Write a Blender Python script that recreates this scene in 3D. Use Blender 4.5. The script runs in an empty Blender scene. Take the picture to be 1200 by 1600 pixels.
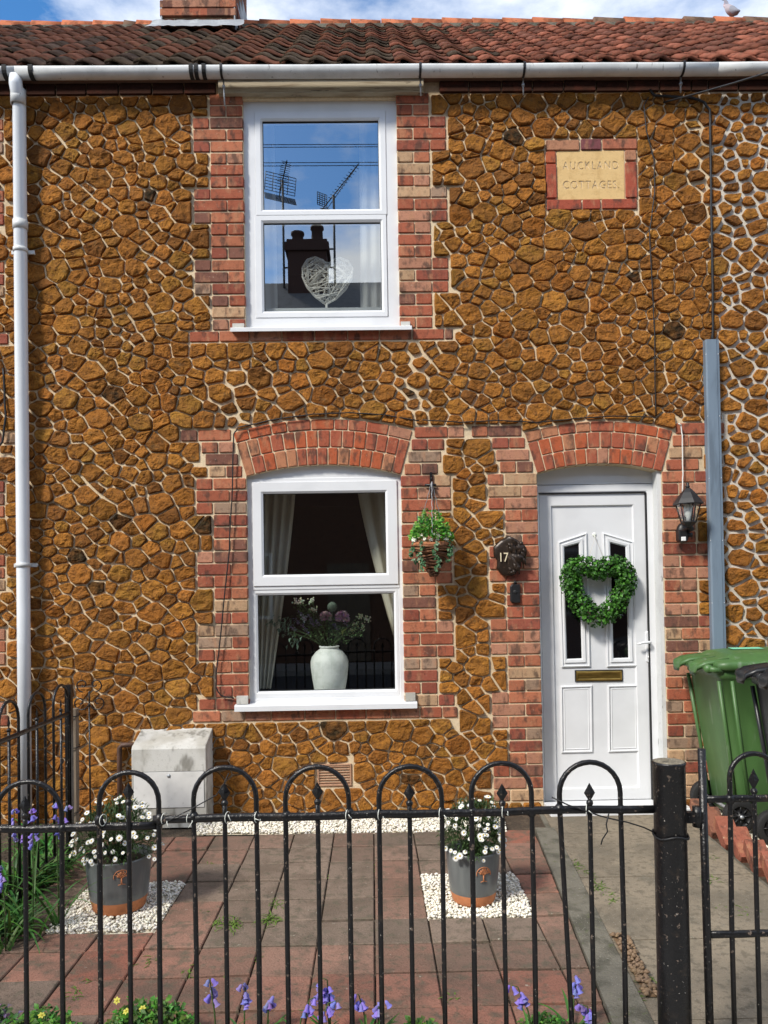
import bpy, math, random
from mathutils import Vector, Matrix
R = math.radians
random.seed(7)
sc = bpy.context.scene
C = sc.collection

# ------------------------------------------------------------------ camera, sky, sun, exposure
F_PX, CX, CY = 1200.0, 600.0, 899.0            # focal length / principal point in photo pixels (1200 x 1600)
YAW, PITCH, ROLL = R(0.9), R(1.0), R(-0.95)
CAM = Vector((0.0, -5.2, 1.5))
ROT = Matrix.Rotation(-YAW, 3, 'Z') @ Matrix.Rotation(math.pi/2 + PITCH, 3, 'X') @ Matrix.Rotation(ROLL, 3, 'Z')
cam = bpy.data.cameras.new('camera'); cam_o = bpy.data.objects.new('camera', cam); C.objects.link(cam_o)
cam_o.matrix_world = Matrix.Translation(CAM) @ ROT.to_4x4()
cam.sensor_fit = 'AUTO'; cam.sensor_width = 36.0; cam.lens = F_PX/1600*36
cam.shift_x = (600-CX)/1600; cam.shift_y = (CY-800)/1600
cam.clip_start = 0.05; cam.clip_end = 2000
sc.camera = cam_o

SUN = Vector((-0.60, -0.62, 0.80)).normalized()
world = bpy.data.worlds.new('World'); sc.world = world; world.use_nodes = True
wn, wl = world.node_tree.nodes, world.node_tree.links
wn.clear()
sky = wn.new('ShaderNodeTexSky'); sky.sky_type = 'NISHITA'; sky.sun_disc = False
sky.sun_elevation = math.asin(SUN.z); sky.sun_rotation = math.atan2(SUN.x, SUN.y)
sky.air_density = 1.0; sky.dust_density = 0.4; sky.ozone_density = 2.0
bg1 = wn.new('ShaderNodeBackground'); bg1.inputs['Strength'].default_value = 0.15
sat = wn.new('ShaderNodeHueSaturation'); sat.inputs['Saturation'].default_value = 1.3
wl.new(sky.outputs[0], sat.inputs['Color']); wl.new(sat.outputs[0], bg1.inputs['Color'])
bg2 = wn.new('ShaderNodeBackground'); bg2.inputs['Color'].default_value = (0.93, 0.96, 1, 1); bg2.inputs['Strength'].default_value = 0.95
tc = wn.new('ShaderNodeTexCoord'); mp = wn.new('ShaderNodeMapping'); mp.inputs['Scale'].default_value = (1, 1, 2.2)
mp.inputs['Location'].default_value = (0.35, 0.1, 0.2)
wl.new(tc.outputs['Generated'], mp.inputs['Vector'])
nz = wn.new('ShaderNodeTexNoise'); nz.inputs['Scale'].default_value = 2.6; nz.inputs['Detail'].default_value = 9; nz.inputs['Roughness'].default_value = 0.58
wl.new(mp.outputs[0], nz.inputs['Vector'])
rp = wn.new('ShaderNodeValToRGB'); rp.color_ramp.elements[0].position = 0.41; rp.color_ramp.elements[1].position = 0.60
wl.new(nz.outputs[0], rp.inputs[0])
mx = wn.new('ShaderNodeMixShader'); wl.new(rp.outputs[0], mx.inputs[0]); wl.new(bg1.outputs[0], mx.inputs[1]); wl.new(bg2.outputs[0], mx.inputs[2])
wo = wn.new('ShaderNodeOutputWorld'); wl.new(mx.outputs[0], wo.inputs['Surface'])

sun = bpy.data.lights.new('sun', 'SUN'); sun.energy = 3.1; sun.angle = R(10); sun.color = (1.0, 0.95, 0.87)
sun_o = bpy.data.objects.new('sun', sun); C.objects.link(sun_o)
sun_o.rotation_euler = SUN.to_track_quat('Z', 'Y').to_euler(); sun_o.location = SUN*30
vs = sc.view_settings; vs.view_transform = 'Standard'; vs.look = 'None'; vs.exposure = 0.60; vs.gamma = 1.0; vs.use_curve_mapping = False

# ------------------------------------------------------------------ photo pixel -> point on a known surface
def ray(px, py):
    return ROT @ Vector(((px-CX)/F_PX, -(py-CY)/F_PX, -1.0))
def W(px, py, y=0.0):                            # point on the vertical plane at distance y from the wall face
    d = ray(px, py); t = (y-CAM.y)/d.y; return CAM + d*t
def G(px, py, z=0.0):                            # point on the ground plane
    d = ray(px, py); t = (z-CAM.z)/d.z; return CAM + d*t

# ------------------------------------------------------------------ materials
MATS = {}
def mat(name, col, rough=0.6, tint=False, var=(), bump=None, metal=0.0, spec=0.4, stretch=(1,1,1), trans=0.0, coat=0.0):
    """var: (scale, colour, lo, hi, amount[, stretch]) noise overlays; bump: (scale, distance, strength, detail)"""
    m = bpy.data.materials.new(name); m.use_nodes = True; MATS[name] = m
    n, l = m.node_tree.nodes, m.node_tree.links
    b = n['Principled BSDF']; b.inputs['Roughness'].default_value = rough; b.inputs['Metallic'].default_value = metal
    b.inputs['Specular IOR Level'].default_value = spec; b.inputs['Coat Weight'].default_value = coat
    geo = n.new('ShaderNodeNewGeometry')
    def noise(scale, st=(1,1,1), detail=3, rgh=0.62):
        mp = n.new('ShaderNodeMapping'); mp.inputs['Scale'].default_value = st; l.new(geo.outputs['Position'], mp.inputs['Vector'])
        t = n.new('ShaderNodeTexNoise'); t.inputs['Scale'].default_value = scale; t.inputs['Detail'].default_value = detail; t.inputs['Roughness'].default_value = rgh
        l.new(mp.outputs[0], t.inputs['Vector']); return t
    rgb = n.new('ShaderNodeRGB'); rgb.outputs[0].default_value = (*col, 1); cur = rgb.outputs[0]
    if tint:
        at = n.new('ShaderNodeAttribute'); at.attribute_name = 'tint'
        mm = n.new('ShaderNodeMix'); mm.data_type = 'RGBA'; mm.blend_type = 'MULTIPLY'; mm.inputs[0].default_value = 1
        l.new(cur, mm.inputs[6]); l.new(at.outputs['Color'], mm.inputs[7]); cur = mm.outputs[2]
    for v in var:
        scale, c2, lo, hi, amt = v[:5]; st = v[5] if len(v) > 5 else stretch
        t = noise(scale, st)
        mr = n.new('ShaderNodeMapRange'); mr.inputs[1].default_value = lo; mr.inputs[2].default_value = hi; mr.inputs[3].default_value = 0; mr.inputs[4].default_value = amt
        mr.interpolation_type = 'SMOOTHSTEP'; l.new(t.outputs[0], mr.inputs[0])
        mm = n.new('ShaderNodeMix'); mm.data_type = 'RGBA'; l.new(mr.outputs[0], mm.inputs[0]); l.new(cur, mm.inputs[6])
        if isinstance(c2, (int, float)):         # a number darkens or lightens what is below it
            k = n.new('ShaderNodeMix'); k.data_type = 'RGBA'; k.blend_type = 'MULTIPLY'; k.inputs[0].default_value = 1
            l.new(cur, k.inputs[6]); k.inputs[7].default_value = (c2, c2, c2, 1); l.new(k.outputs[2], mm.inputs[7])
        else: mm.inputs[7].default_value = (*c2, 1)
        cur = mm.outputs[2]
    l.new(cur, b.inputs['Base Color'])
    if bump:
        t = noise(bump[0], stretch, bump[3] if len(bump) > 3 else 4, 0.65)
        bp = n.new('ShaderNodeBump'); bp.inputs['Distance'].default_value = bump[1]; bp.inputs['Strength'].default_value = bump[2]
        l.new(t.outputs[0], bp.inputs['Height']); l.new(bp.outputs[0], b.inputs['Normal'])
    if trans:
        tr = n.new('ShaderNodeBsdfTranslucent'); l.new(cur, tr.inputs['Color'])
        ms = n.new('ShaderNodeMixShader'); ms.inputs[0].default_value = trans
        l.new(b.outputs[0], ms.inputs[1]); l.new(tr.outputs[0], ms.inputs[2]); l.new(ms.outputs[0], n['Material Output'].inputs['Surface'])
    return m

def glass(name, refl=0.2, tint=(0.92, 0.95, 0.94)):
    m = bpy.data.materials.new(name); m.use_nodes = True; n, l = m.node_tree.nodes, m.node_tree.links; n.clear()
    g = n.new('ShaderNodeBsdfGlossy'); g.inputs['Roughness'].default_value = 0.0; g.inputs['Color'].default_value = (0.95, 0.98, 1, 1)
    t = n.new('ShaderNodeBsdfTransparent'); t.inputs['Color'].default_value = (*tint, 1)
    geo = n.new('ShaderNodeNewGeometry'); dt = n.new('ShaderNodeVectorMath'); dt.operation = 'DOT_PRODUCT'; l.new(geo.outputs['Incoming'], dt.inputs[0]); l.new(geo.outputs['Normal'], dt.inputs[1])
    ab = n.new('ShaderNodeMath'); ab.operation = 'ABSOLUTE'; l.new(dt.outputs['Value'], ab.inputs[0])
    sb = n.new('ShaderNodeMath'); sb.operation = 'SUBTRACT'; sb.inputs[0].default_value = 1.0; l.new(ab.outputs[0], sb.inputs[1])
    pw = n.new('ShaderNodeMath'); pw.operation = 'POWER'; pw.inputs[1].default_value = 5.0; l.new(sb.outputs[0], pw.inputs[0])     # Schlick reflectance, same from both sides
    ma = n.new('ShaderNodeMath'); ma.operation = 'MULTIPLY_ADD'; ma.inputs[1].default_value = 0.9-refl; ma.inputs[2].default_value = refl+0.05; ma.use_clamp = True
    mx = n.new('ShaderNodeMixShader'); o = n.new('ShaderNodeOutputMaterial')
    l.new(pw.outputs[0], ma.inputs[0]); l.new(ma.outputs[0], mx.inputs[0]); l.new(t.outputs[0], mx.inputs[1]); l.new(g.outputs[0], mx.inputs[2]); l.new(mx.outputs[0], o.inputs[0])
    MATS[name] = m; return m

mat('mortar', (0.70, 0.56, 0.37), 0.95, var=((2.5, (0.40, 0.30, 0.19), 0.48, 0.75, 0.6), (45, 0.75, 0.4, 0.7, 0.6)), bump=(120, 0.006, 0.7))
mat('mortar_pale', (0.62, 0.57, 0.48), 0.95, var=((3.5, (0.44, 0.38, 0.30), 0.45, 0.75, 0.7), (45, 0.75, 0.4, 0.7, 0.5)), bump=(120, 0.006, 0.7))
mat('carstone', (0.345, 0.140, 0.026), 0.92, tint=True, spec=0.15,
    var=((14, (0.235, 0.098, 0.026), 0.42, 0.62, 0.55), (34, (0.10, 0.043, 0.017), 0.51, 0.67, 0.65), (6, (0.36, 0.155, 0.033), 0.52, 0.75, 0.5), (150, 0.5, 0.50, 0.64, 0.65), (16, (0.11, 0.078, 0.036), 0.60, 0.74, 0.45), (210, (0.55, 0.42, 0.25), 0.72, 0.76, 0.5)),
    bump=(90, 0.010, 1.0, 5))
mat('brick', (1, 1, 1), 0.9, tint=True, spec=0.15,
    var=((11, (0.44, 0.22, 0.12), 0.52, 0.66, 0.5, (1.6, 1, 0.5)), (10, (0.075, 0.048, 0.038), 0.50, 0.66, 0.75, (1.5, 1, 0.8)), (35, 0.6, 0.50, 0.68, 0.6), (120, 0.6, 0.5, 0.75, 0.6), (60, (0.55, 0.42, 0.30), 0.63, 0.78, 0.5)),
    bump=(130, 0.006, 0.8))
mat('roof_tile', (1, 1, 1), 0.95, tint=True, spec=0.08, var=((9, 0.40, 0.42, 0.66, 0.85), (30, (0.10, 0.085, 0.05), 0.56, 0.72, 0.6), (55, (0.30, 0.26, 0.16), 0.66, 0.74, 0.5)), bump=(80, 0.006, 0.8))
mat('upvc', (0.70, 0.71, 0.72), 0.28, spec=0.5, var=((3, 0.93, 0.45, 0.7, 1), (40, (0.55, 0.52, 0.46), 0.70, 0.80, 0.25)), bump=(6, 0.002, 0.15))
mat('upvc_old', (0.62, 0.63, 0.62), 0.45, spec=0.4, var=((4, 0.82, 0.42, 0.7, 1), (26, (0.10, 0.10, 0.09), 0.64, 0.74, 0.7, (1.2, 1, 0.35)), (70, (0.3, 0.3, 0.27), 0.6, 0.75, 0.4)), bump=(20, 0.002, 0.3))
mat('seal', (0.015, 0.015, 0.016), 0.5)
mat('timber_old', (0.40, 0.34, 0.24), 0.85, var=((8, (0.20, 0.14, 0.08), 0.45, 0.7, 0.8, (0.4, 1, 5)), (30, (0.06, 0.04, 0.03), 0.62, 0.72, 0.8, (0.3, 1, 3))), bump=(40, 0.004, 0.6), stretch=(0.3, 1, 4))
mat('timber_post', (0.20, 0.155, 0.11), 0.9, var=((14, 0.5, 0.45, 0.7, 1, (4, 4, 0.3)),), bump=(60, 0.004, 0.8), stretch=(4, 4, 0.3))
mat('brick_eave_shade', (0.045, 0.020, 0.014), 0.95, tint=False, spec=0.1, var=((12, (0.085, 0.028, 0.018), 0.5, 0.68, 0.7), (60, 0.6, 0.5, 0.7, 0.6)), bump=(130, 0.006, 0.8))  # brick with the shade under the gutter painted into its colour
mat('lead', (0.26, 0.275, 0.29), 0.6, var=((7, (0.42, 0.44, 0.45), 0.45, 0.7, 0.7), (30, 0.6, 0.55, 0.75, 0.6)), bump=(14, 0.008, 0.6))
mat('plaque_stone', (0.66, 0.45, 0.20), 0.9, var=((16, (0.52, 0.33, 0.13), 0.45, 0.72, 0.7), (90, 0.72, 0.5, 0.75, 0.6)), bump=(170, 0.004, 0.7))
mat('black_paint', (0.008, 0.008, 0.009), 0.33, spec=0.4, var=((22, (0.030, 0.022, 0.017), 0.56, 0.75, 0.8), (60, (0.13, 0.10, 0.08), 0.635, 0.68, 0.9), (100, (0.36, 0.34, 0.31), 0.695, 0.71, 0.9)), bump=(55, 0.004, 0.7))
mat('black_plastic', (0.013, 0.013, 0.014), 0.42, spec=0.4, var=((30, 1.9, 0.5, 0.75, 0.5),), bump=(200, 0.001, 0.3))
mat('post_top', (0.20, 0.17, 0.12), 0.95, var=((60, (0.40, 0.36, 0.27), 0.5, 0.7, 0.9), (34, (0.04, 0.04, 0.03), 0.55, 0.7, 0.9)), bump=(70, 0.012, 1))
mat('cable_black', (0.012, 0.012, 0.013), 0.5)
mat('cable_white', (0.66, 0.65, 0.60), 0.5)
mat('trunking', (0.165, 0.215, 0.27), 0.42, spec=0.5, var=((5, 0.72, 0.45, 0.7, 1, (3, 3, 0.5)), (60, (0.35, 0.38, 0.40), 0.66, 0.76, 0.5)))
mat('steel', (0.55, 0.55, 0.55), 0.35, metal=0.9)
mat('brass', (0.42, 0.27, 0.07), 0.28, metal=0.9, var=((5, 0.5, 0.45, 0.7, 0.9, (1, 1, 6)),))
mat('curtain', (0.66, 0.62, 0.51), 0.9, trans=0.25, var=((40, 0.85, 0.4, 0.7, 0.6, (5, 5, 0.3)),))
mat('net_curtain', (0.72, 0.72, 0.70), 0.9, trans=0.4)
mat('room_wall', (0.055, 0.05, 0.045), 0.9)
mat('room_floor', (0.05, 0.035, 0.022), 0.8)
mat('vase', (0.66, 0.68, 0.64), 0.55, var=((12, (0.50, 0.53, 0.48), 0.45, 0.7, 0.8), (60, (0.36, 0.38, 0.35), 0.66, 0.76, 0.6)), bump=(30, 0.003, 0.4))
mat('wicker_white', (0.82, 0.80, 0.74), 0.8, var=((70, 0.7, 0.45, 0.7, 0.8),))
mat('wicker_brown', (0.17, 0.075, 0.035), 0.8, tint=True, var=((60, 0.5, 0.45, 0.7, 0.8),))
mat('leaf', (1, 1, 1), 0.5, tint=True, spec=0.35, trans=0.25)
mat('petal', (1, 1, 1), 0.7, tint=True, spec=0.2, trans=0.2)
mat('bronze', (0.030, 0.020, 0.014), 0.36, spec=0.5, metal=0.35, var=((40, (0.16, 0.10, 0.065), 0.55, 0.72, 0.6),), bump=(60, 0.003, 0.4))
mat('number_cream', (0.72, 0.62, 0.42), 0.5)
mat('concrete', (0.25, 0.205, 0.145), 0.95, var=((2.2, (0.15, 0.125, 0.09), 0.40, 0.66, 0.9), (26, (0.12, 0.10, 0.07), 0.48, 0.64, 0.7), (9, (0.15, 0.135, 0.10), 0.55, 0.72, 0.6), (150, (0.50, 0.46, 0.38), 0.60, 0.74, 0.6), (110, (0.09, 0.08, 0.06), 0.60, 0.72, 0.6)), bump=(150, 0.006, 0.8))
mat('concrete_mossy', (0.17, 0.155, 0.12), 0.95, var=((7, (0.075, 0.07, 0.05), 0.42, 0.65, 0.85), (30, (0.09, 0.11, 0.035), 0.58, 0.74, 0.6), (120, (0.38, 0.36, 0.30), 0.62, 0.72, 0.6)), bump=(90, 0.010, 0.9))
mat('box_concrete', (0.56, 0.55, 0.51), 0.9, var=((3.2, (0.36, 0.34, 0.29), 0.40, 0.62, 0.85), (9, (0.16, 0.15, 0.125), 0.52, 0.68, 0.8, (1, 1, 0.45)), (60, (0.30, 0.29, 0.25), 0.58, 0.72, 0.6)), bump=(120, 0.003, 0.5))
mat('quarry_tile', (1, 1, 1), 0.88, tint=True, spec=0.2, var=((5.5, (0.12, 0.09, 0.066), 0.44, 0.66, 0.65), (17, (0.115, 0.10, 0.07), 0.50, 0.68, 0.75), (60, (0.24, 0.18, 0.13), 0.60, 0.75, 0.5), (9, (0.10, 0.085, 0.062), 0.55, 0.70, 0.7), (26, (0.42, 0.38, 0.30), 0.68, 0.74, 0.7), (140, 0.5, 0.5, 0.68, 0.7)), bump=(90, 0.006, 0.8))
mat('soil', (0.075, 0.055, 0.037), 0.98, var=((20, (0.14, 0.10, 0.065), 0.45, 0.7, 0.8), (90, 0.5, 0.5, 0.7, 0.7)), bump=(50, 0.03, 1))
mat('pebble', (0.80, 0.77, 0.69), 0.7, tint=True, spec=0.3, var=((60, 0.82, 0.5, 0.7, 0.8),))
mat('pebble_brown', (0.20, 0.135, 0.085), 0.7, tint=True, spec=0.3)
mat('glaze_grey', (0.115, 0.125, 0.125), 0.35, spec=0.5, coat=0.2, var=((6, (0.16, 0.17, 0.165), 0.4, 0.7, 0.8, (3, 3, 0.5)), (80, (0.2, 0.2, 0.2), 0.66, 0.74, 0.4)), bump=(30, 0.002, 0.3))
mat('terracotta', (0.52, 0.20, 0.085), 0.85, var=((18, (0.42, 0.16, 0.07), 0.45, 0.7, 0.8), (60, (0.6, 0.36, 0.22), 0.64, 0.75, 0.5)), bump=(120, 0.002, 0.4))
mat('bin_green', (0.056, 0.125, 0.037), 0.44, spec=0.45, var=((2.5, 1.25, 0.4, 0.7, 1, (3, 3, 0.5)), (9, (0.28, 0.33, 0.26), 0.57, 0.74, 0.35, (2.5, 2.5, 0.35))), bump=(160, 0.001, 0.3))
mat('bin_black', (0.014, 0.015, 0.017), 0.36, spec=0.5, bump=(160, 0.001, 0.3))
mat('rubber', (0.014, 0.014, 0.014), 0.75, bump=(90, 0.002, 0.4))
mat('sticker', (0.20, 0.62, 0.40), 0.5)
mat('asphalt', (0.055, 0.055, 0.057), 0.95, var=((120, (0.12, 0.12, 0.12), 0.58, 0.7, 0.7),), bump=(160, 0.008, 0.8))
mat('paving_slab', (0.30, 0.285, 0.26), 0.95, var=((5, 0.7, 0.45, 0.7, 0.8),), bump=(140, 0.004, 0.6))
mat('render_dark', (0.16, 0.085, 0.055), 0.95, var=((9, 0.6, 0.45, 0.7, 0.8),), bump=(40, 0.01, 0.6))
mat('pigeon', (1, 1, 1), 0.8, tint=True)
mat('lamp_white', (0.8,0.8,0.78), 0.3, spec=0.5)
mat('box_panel', (0.64,0.63,0.60), 0.7, var=((5, 0.8, 0.45, 0.7, 0.8), (40, (0.35,0.34,0.3), 0.62, 0.74, 0.5)))
mat('pipe_brown', (0.09,0.045,0.03), 0.6, var=((20, 0.5, 0.45, 0.7, 0.8),))
mat('slate', (0.10,0.10,0.105), 0.7, var=((8, 0.6, 0.45, 0.7, 0.8),))
mat('galv_dark', (0.06,0.06,0.06), 0.6)
mat('shaded_silhouette', (0.05,0.025,0.02), 0.9)  # backlit shade painted into the opposite chimney and its pots
mat('clear_plastic', (0.75, 0.77, 0.70), 0.3, spec=0.5)
mat('string', (0.6, 0.55, 0.45), 0.9)
mat('ribbon', (0.33, 0.43, 0.56), 0.6)
mat('galv', (0.40, 0.41, 0.42), 0.5, metal=0.6, var=((30, 0.5, 0.5, 0.7, 0.8),))
mat('terracotta_pale', (0.42, 0.24, 0.15), 0.9, var=((25, 0.7, 0.45, 0.7, 0.8),), bump=(90, 0.003, 0.5))
mat('upvc_clean', (0.74, 0.77, 0.80), 0.3, spec=0.5, var=((4, 0.94, 0.42, 0.7, 1),))
mat('door_glass', (0.004, 0.004, 0.005), 0.04, spec=0.6)
glass('window_glass', 0.34); glass('window_glass_low', 0.07); glass('lamp_glass', 0.08)

# ------------------------------------------------------------------ mesh builder
class MB:
    def __init__(s, smooth=False): s.v = []; s.f = []; s.t = []; s.mi = []; s.sm = []; s.c = (1, 1, 1); s.m = 0; s.smooth = smooth
    def add(s, vs, fs, smooth=None):
        o = len(s.v); s.v += [tuple(p) for p in vs]; s.t += [s.c]*len(vs)
        sm = s.smooth if smooth is None else smooth
        for f in fs: s.f.append(tuple(i+o for i in f)); s.mi.append(s.m); s.sm.append(sm)
        return o
    def box(s, lo, hi, jit=0.0):
        (a, b, c), (d, e, f) = lo, hi
        vs = [(a,b,c),(d,b,c),(d,e,c),(a,e,c),(a,b,f),(d,b,f),(d,e,f),(a,e,f)]
        if jit: vs = [tuple(q+random.uniform(-jit, jit) for q in p) for p in vs]
        s.add(vs, [(0,3,2,1),(4,5,6,7),(0,1,5,4),(1,2,6,5),(2,3,7,6),(3,0,4,7)], False)
    def obox(s, M, size, bev=0.0):
        """box of given size centred at matrix M, optional bevelled edges along local z"""
        x, y, z = (k/2 for k in size)
        if bev <= 0: pl = [(-x,-y),(x,-y),(x,y),(-x,y)]
        else: pl = [(-x+bev,-y),(x-bev,-y),(x,-y+bev),(x,y-bev),(x-bev,y),(-x+bev,y),(-x,y-bev),(-x,-y+bev)]
        n = len(pl); vs = [M @ Vector((p[0], p[1], -z)) for p in pl] + [M @ Vector((p[0], p[1], z)) for p in pl]
        s.add(vs, [tuple(range(n-1,-1,-1)), tuple(range(n,2*n))] + [(i,(i+1)%n,n+(i+1)%n,n+i) for i in range(n)], False)
    def loft(s, rings, cap0=True, cap1=True, closed=True, smooth=None):
        n = len(rings[0]); vs = [p for r in rings for p in r]; fs = []
        for k in range(len(rings)-1):
            for i in range(n if closed else n-1):
                j = (i+1) % n; fs.append((k*n+i, k*n+j, (k+1)*n+j, (k+1)*n+i))
        if cap0: fs.append(tuple(range(n-1,-1,-1)))
        if cap1: fs.append(tuple(range((len(rings)-1)*n, len(rings)*n)))
        s.add(vs, fs, smooth)
    def tube(s, pts, r, n=8, cap=True, smooth=True):
        pts = [Vector(p) for p in pts]; rs = r if isinstance(r, (list, tuple)) else [r]*len(pts)
        rings = []; up = None
        for i, p in enumerate(pts):
            d = (pts[min(i+1, len(pts)-1)] - pts[max(i-1, 0)]).normalized()
            if up is None: up = Vector((0,0,1)) if abs(d.z) < 0.9 else Vector((1,0,0))
            a = d.cross(up)
            a = a.normalized() if a.length > 1e-6 else d.orthogonal().normalized()
            b = a.cross(d).normalized(); up = b
            rings.append([p + (a*math.cos(2*math.pi*k/n) + b*math.sin(2*math.pi*k/n))*rs[i] for k in range(n)])
        s.loft(rings, cap, cap, True, smooth)
    def lathe(s, prof, n=24, M=None, cap0=True, cap1=True, smooth=True):
        M = M or Matrix.Identity(4)
        s.loft([[M @ Vector((r*math.cos(2*math.pi*k/n), r*math.sin(2*math.pi*k/n), z)) for k in range(n)] for r, z in prof], cap0, cap1, True, smooth)
    def ring(s, poly, prof, cap=True, back=False, base=None, smooth=False):
        """moulding round a convex polygon given as (x, z); prof = [(inset, y), ...]"""
        rings = []
        for ins, y in prof:
            q = inset(poly, ins); rings.append([(x, y, z) for x, z in q])
        s.loft(rings, back, cap, True, smooth)
    def prism(s, poly, y0, y1):
        n = len(poly); vs = [(x, y0, z) for x, z in poly] + [(x, y1, z) for x, z in poly]
        s.add(vs, [tuple(range(n)), tuple(range(2*n-1, n-1, -1))] + [(i, n+i, n+(i+1)%n, (i+1)%n) for i in range(n)], False)
    def slab(s, poly, z0, z1):
        n = len(poly); vs = [(x, y, z0) for x, y in poly] + [(x, y, z1) for x, y in poly]
        s.add(vs, [tuple(range(n-1,-1,-1)), tuple(range(n,2*n))] + [(i,(i+1)%n,n+(i+1)%n,n+i) for i in range(n)], False)
    def ball(s, c, r, n=10, k=6, sc_=(1,1,1)):
        s.lathe([(max(1e-4, r*math.sin(math.pi*i/k)), -r*math.cos(math.pi*i/k)) for i in range(k+1)], n, Matrix.Translation(c) @ Matrix.Diagonal((*sc_, 1)))
    def mesh(s, name, mats, off=(0,0,0)):
        me = bpy.data.meshes.new(name)
        me.from_pydata([(p[0]-off[0], p[1]-off[1], p[2]-off[2]) for p in s.v], [], s.f)
        for m in (mats if isinstance(mats, (list, tuple)) else [mats]): me.materials.append(MATS[m])
        me.polygons.foreach_set('material_index', s.mi); me.polygons.foreach_set('use_smooth', s.sm)
        a = me.attributes.new('tint', 'FLOAT_COLOR', 'POINT'); a.data.foreach_set('color', [q for c in s.t for q in (*c, 1)])
        me.update(); return me
    def obj(s, name, mats, parent=None, at=None, kind=None):
        """at: world position for the object's origin (defaults to its parent's origin)"""
        off = Vector(at) if at is not None else (wloc(parent) if parent else Vector((0,0,0)))
        o = bpy.data.objects.new(name, s.mesh(name, mats, off)); C.objects.link(o)
        if parent: o.parent = parent; o.location = off - wloc(parent)
        else: o.location = off
        if kind: o['kind'] = kind
        return o
def wloc(o):
    p = Vector((0,0,0))
    while o: p = p + Vector(o.location); o = o.parent
    return p
def inset(poly, d):
    if d == 0: return list(poly)
    n = len(poly); cx = sum(p[0] for p in poly)/n; cz = sum(p[1] for p in poly)/n; out = []
    A = sum(poly[i][0]*poly[(i+1)%n][1]-poly[(i+1)%n][0]*poly[i][1] for i in range(n)); sg = 1 if A > 0 else -1
    for i in range(n):
        p0, p1, p2 = poly[i-1], poly[i], poly[(i+1)%n]
        e1 = Vector((p1[0]-p0[0], p1[1]-p0[1])).normalized(); e2 = Vector((p2[0]-p1[0], p2[1]-p1[1])).normalized()
        n1 = Vector((-e1.y, e1.x))*sg; n2 = Vector((-e2.y, e2.x))*sg
        b = n1+n2; k = d*2/max(0.25, b.length_squared); out.append((p1[0]+b.x*k, p1[1]+b.y*k))
    return out
def rect(x0, z0, x1, z1): return [(x0,z0),(x1,z0),(x1,z1),(x0,z1)]
def thing(name, label, cat, loc=(0,0,0), group=None):
    o = bpy.data.objects.new(name, None); C.objects.link(o); o.location = loc; o.empty_display_size = 0.1
    o['label'] = label; o['category'] = cat
    if group: o['group'] = group
    return o
def sub(name, parent, loc=None):                 # a part that only gathers its own pieces
    o = bpy.data.objects.new(name, None); C.objects.link(o); o.parent = parent; o.empty_display_size = 0.1
    if loc is not None: o.location = Vector(loc)-wloc(parent)
    return o
def tag(o, label, cat, group=None):
    o['label'] = label; o['category'] = cat
    if group: o['group'] = group
    return o
def struct(o): o['kind'] = 'structure'; return o
def U(a, b): return random.uniform(a, b)
# ------------------------------------------------------------------ the terrace: houses, openings, bricks, stones
X = lambda px, py, y=0.0: W(px, py, y).x
Z = lambda px, py, y=0.0: W(px, py, y).z
XA, XB = X(46, 700), X(1119, 700)                # party lines with the two neighbours
XMIN, XMAX = X(-420, 700), X(1800, 700)
Z_EAVE = Z(600, 130)
house = thing('terraced_house', 'middle terraced cottage of orange rubble stone with white front door and stone name plaque', 'house', ((XA+XB)/2, 0, 0))
house_l = thing('terraced_house', 'neighbouring orange stone cottage on the far side of the white downpipe', 'house', (XA-1.0, 0, 0))
house_r = thing('terraced_house', 'neighbouring orange stone cottage with wide pale joints beyond the blue-grey cable cover', 'house', (XB+1.0, 0, 0))
YF = -0.009                                      # brick face
UW = dict(xl=X(381, 335), xr=X(622, 331), zt=Z(500, 154), zb=Z(500, 513))
LW = dict(xl=X(387, 920), xr=X(629.5, 917), zs=Z(507, 743), zc=Z(507, 726), zb=Z(509, 1100))
DR = dict(xl=X(844, 1000), xr=X(1040, 1000), zs=Z(942, 738), zc=Z(942, 724), zb=-0.02)
DXL = X(-72, 335) - UW['xr']                     # the left cottage repeats the pair of windows
openings = {'m': [(UW['xl'], UW['xr'], UW['zb'], UW['zt']), (LW['xl'], LW['xr'], LW['zb'], LW['zc']), (DR['xl'], DR['xr'], -0.3, DR['zc'])],
            'l': [(UW['xl']+DXL, UW['xr']+DXL, UW['zb'], UW['zt']), (LW['xl']+DXL, LW['xr']+DXL, LW['zb'], LW['zc'])], 'r': []}
obstacles = []                                   # convex polygons (x, z) that stones keep clear of
bricks = {'m': [], 'l': [], 'r': []}             # polygon, tint

def arch_geo(o):
    h = (o['xr']-o['xl'])/2; s_ = max(0.02, o['zc']-o['zs']); Rr = (h*h+s_*s_)/(2*s_); return (o['xl']+o['xr'])/2, o['zc']-Rr, Rr, math.asin(h/Rr)
def apt(g, r, a): return (g[0]+r*math.sin(a), g[1]+r*math.cos(a))

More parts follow.
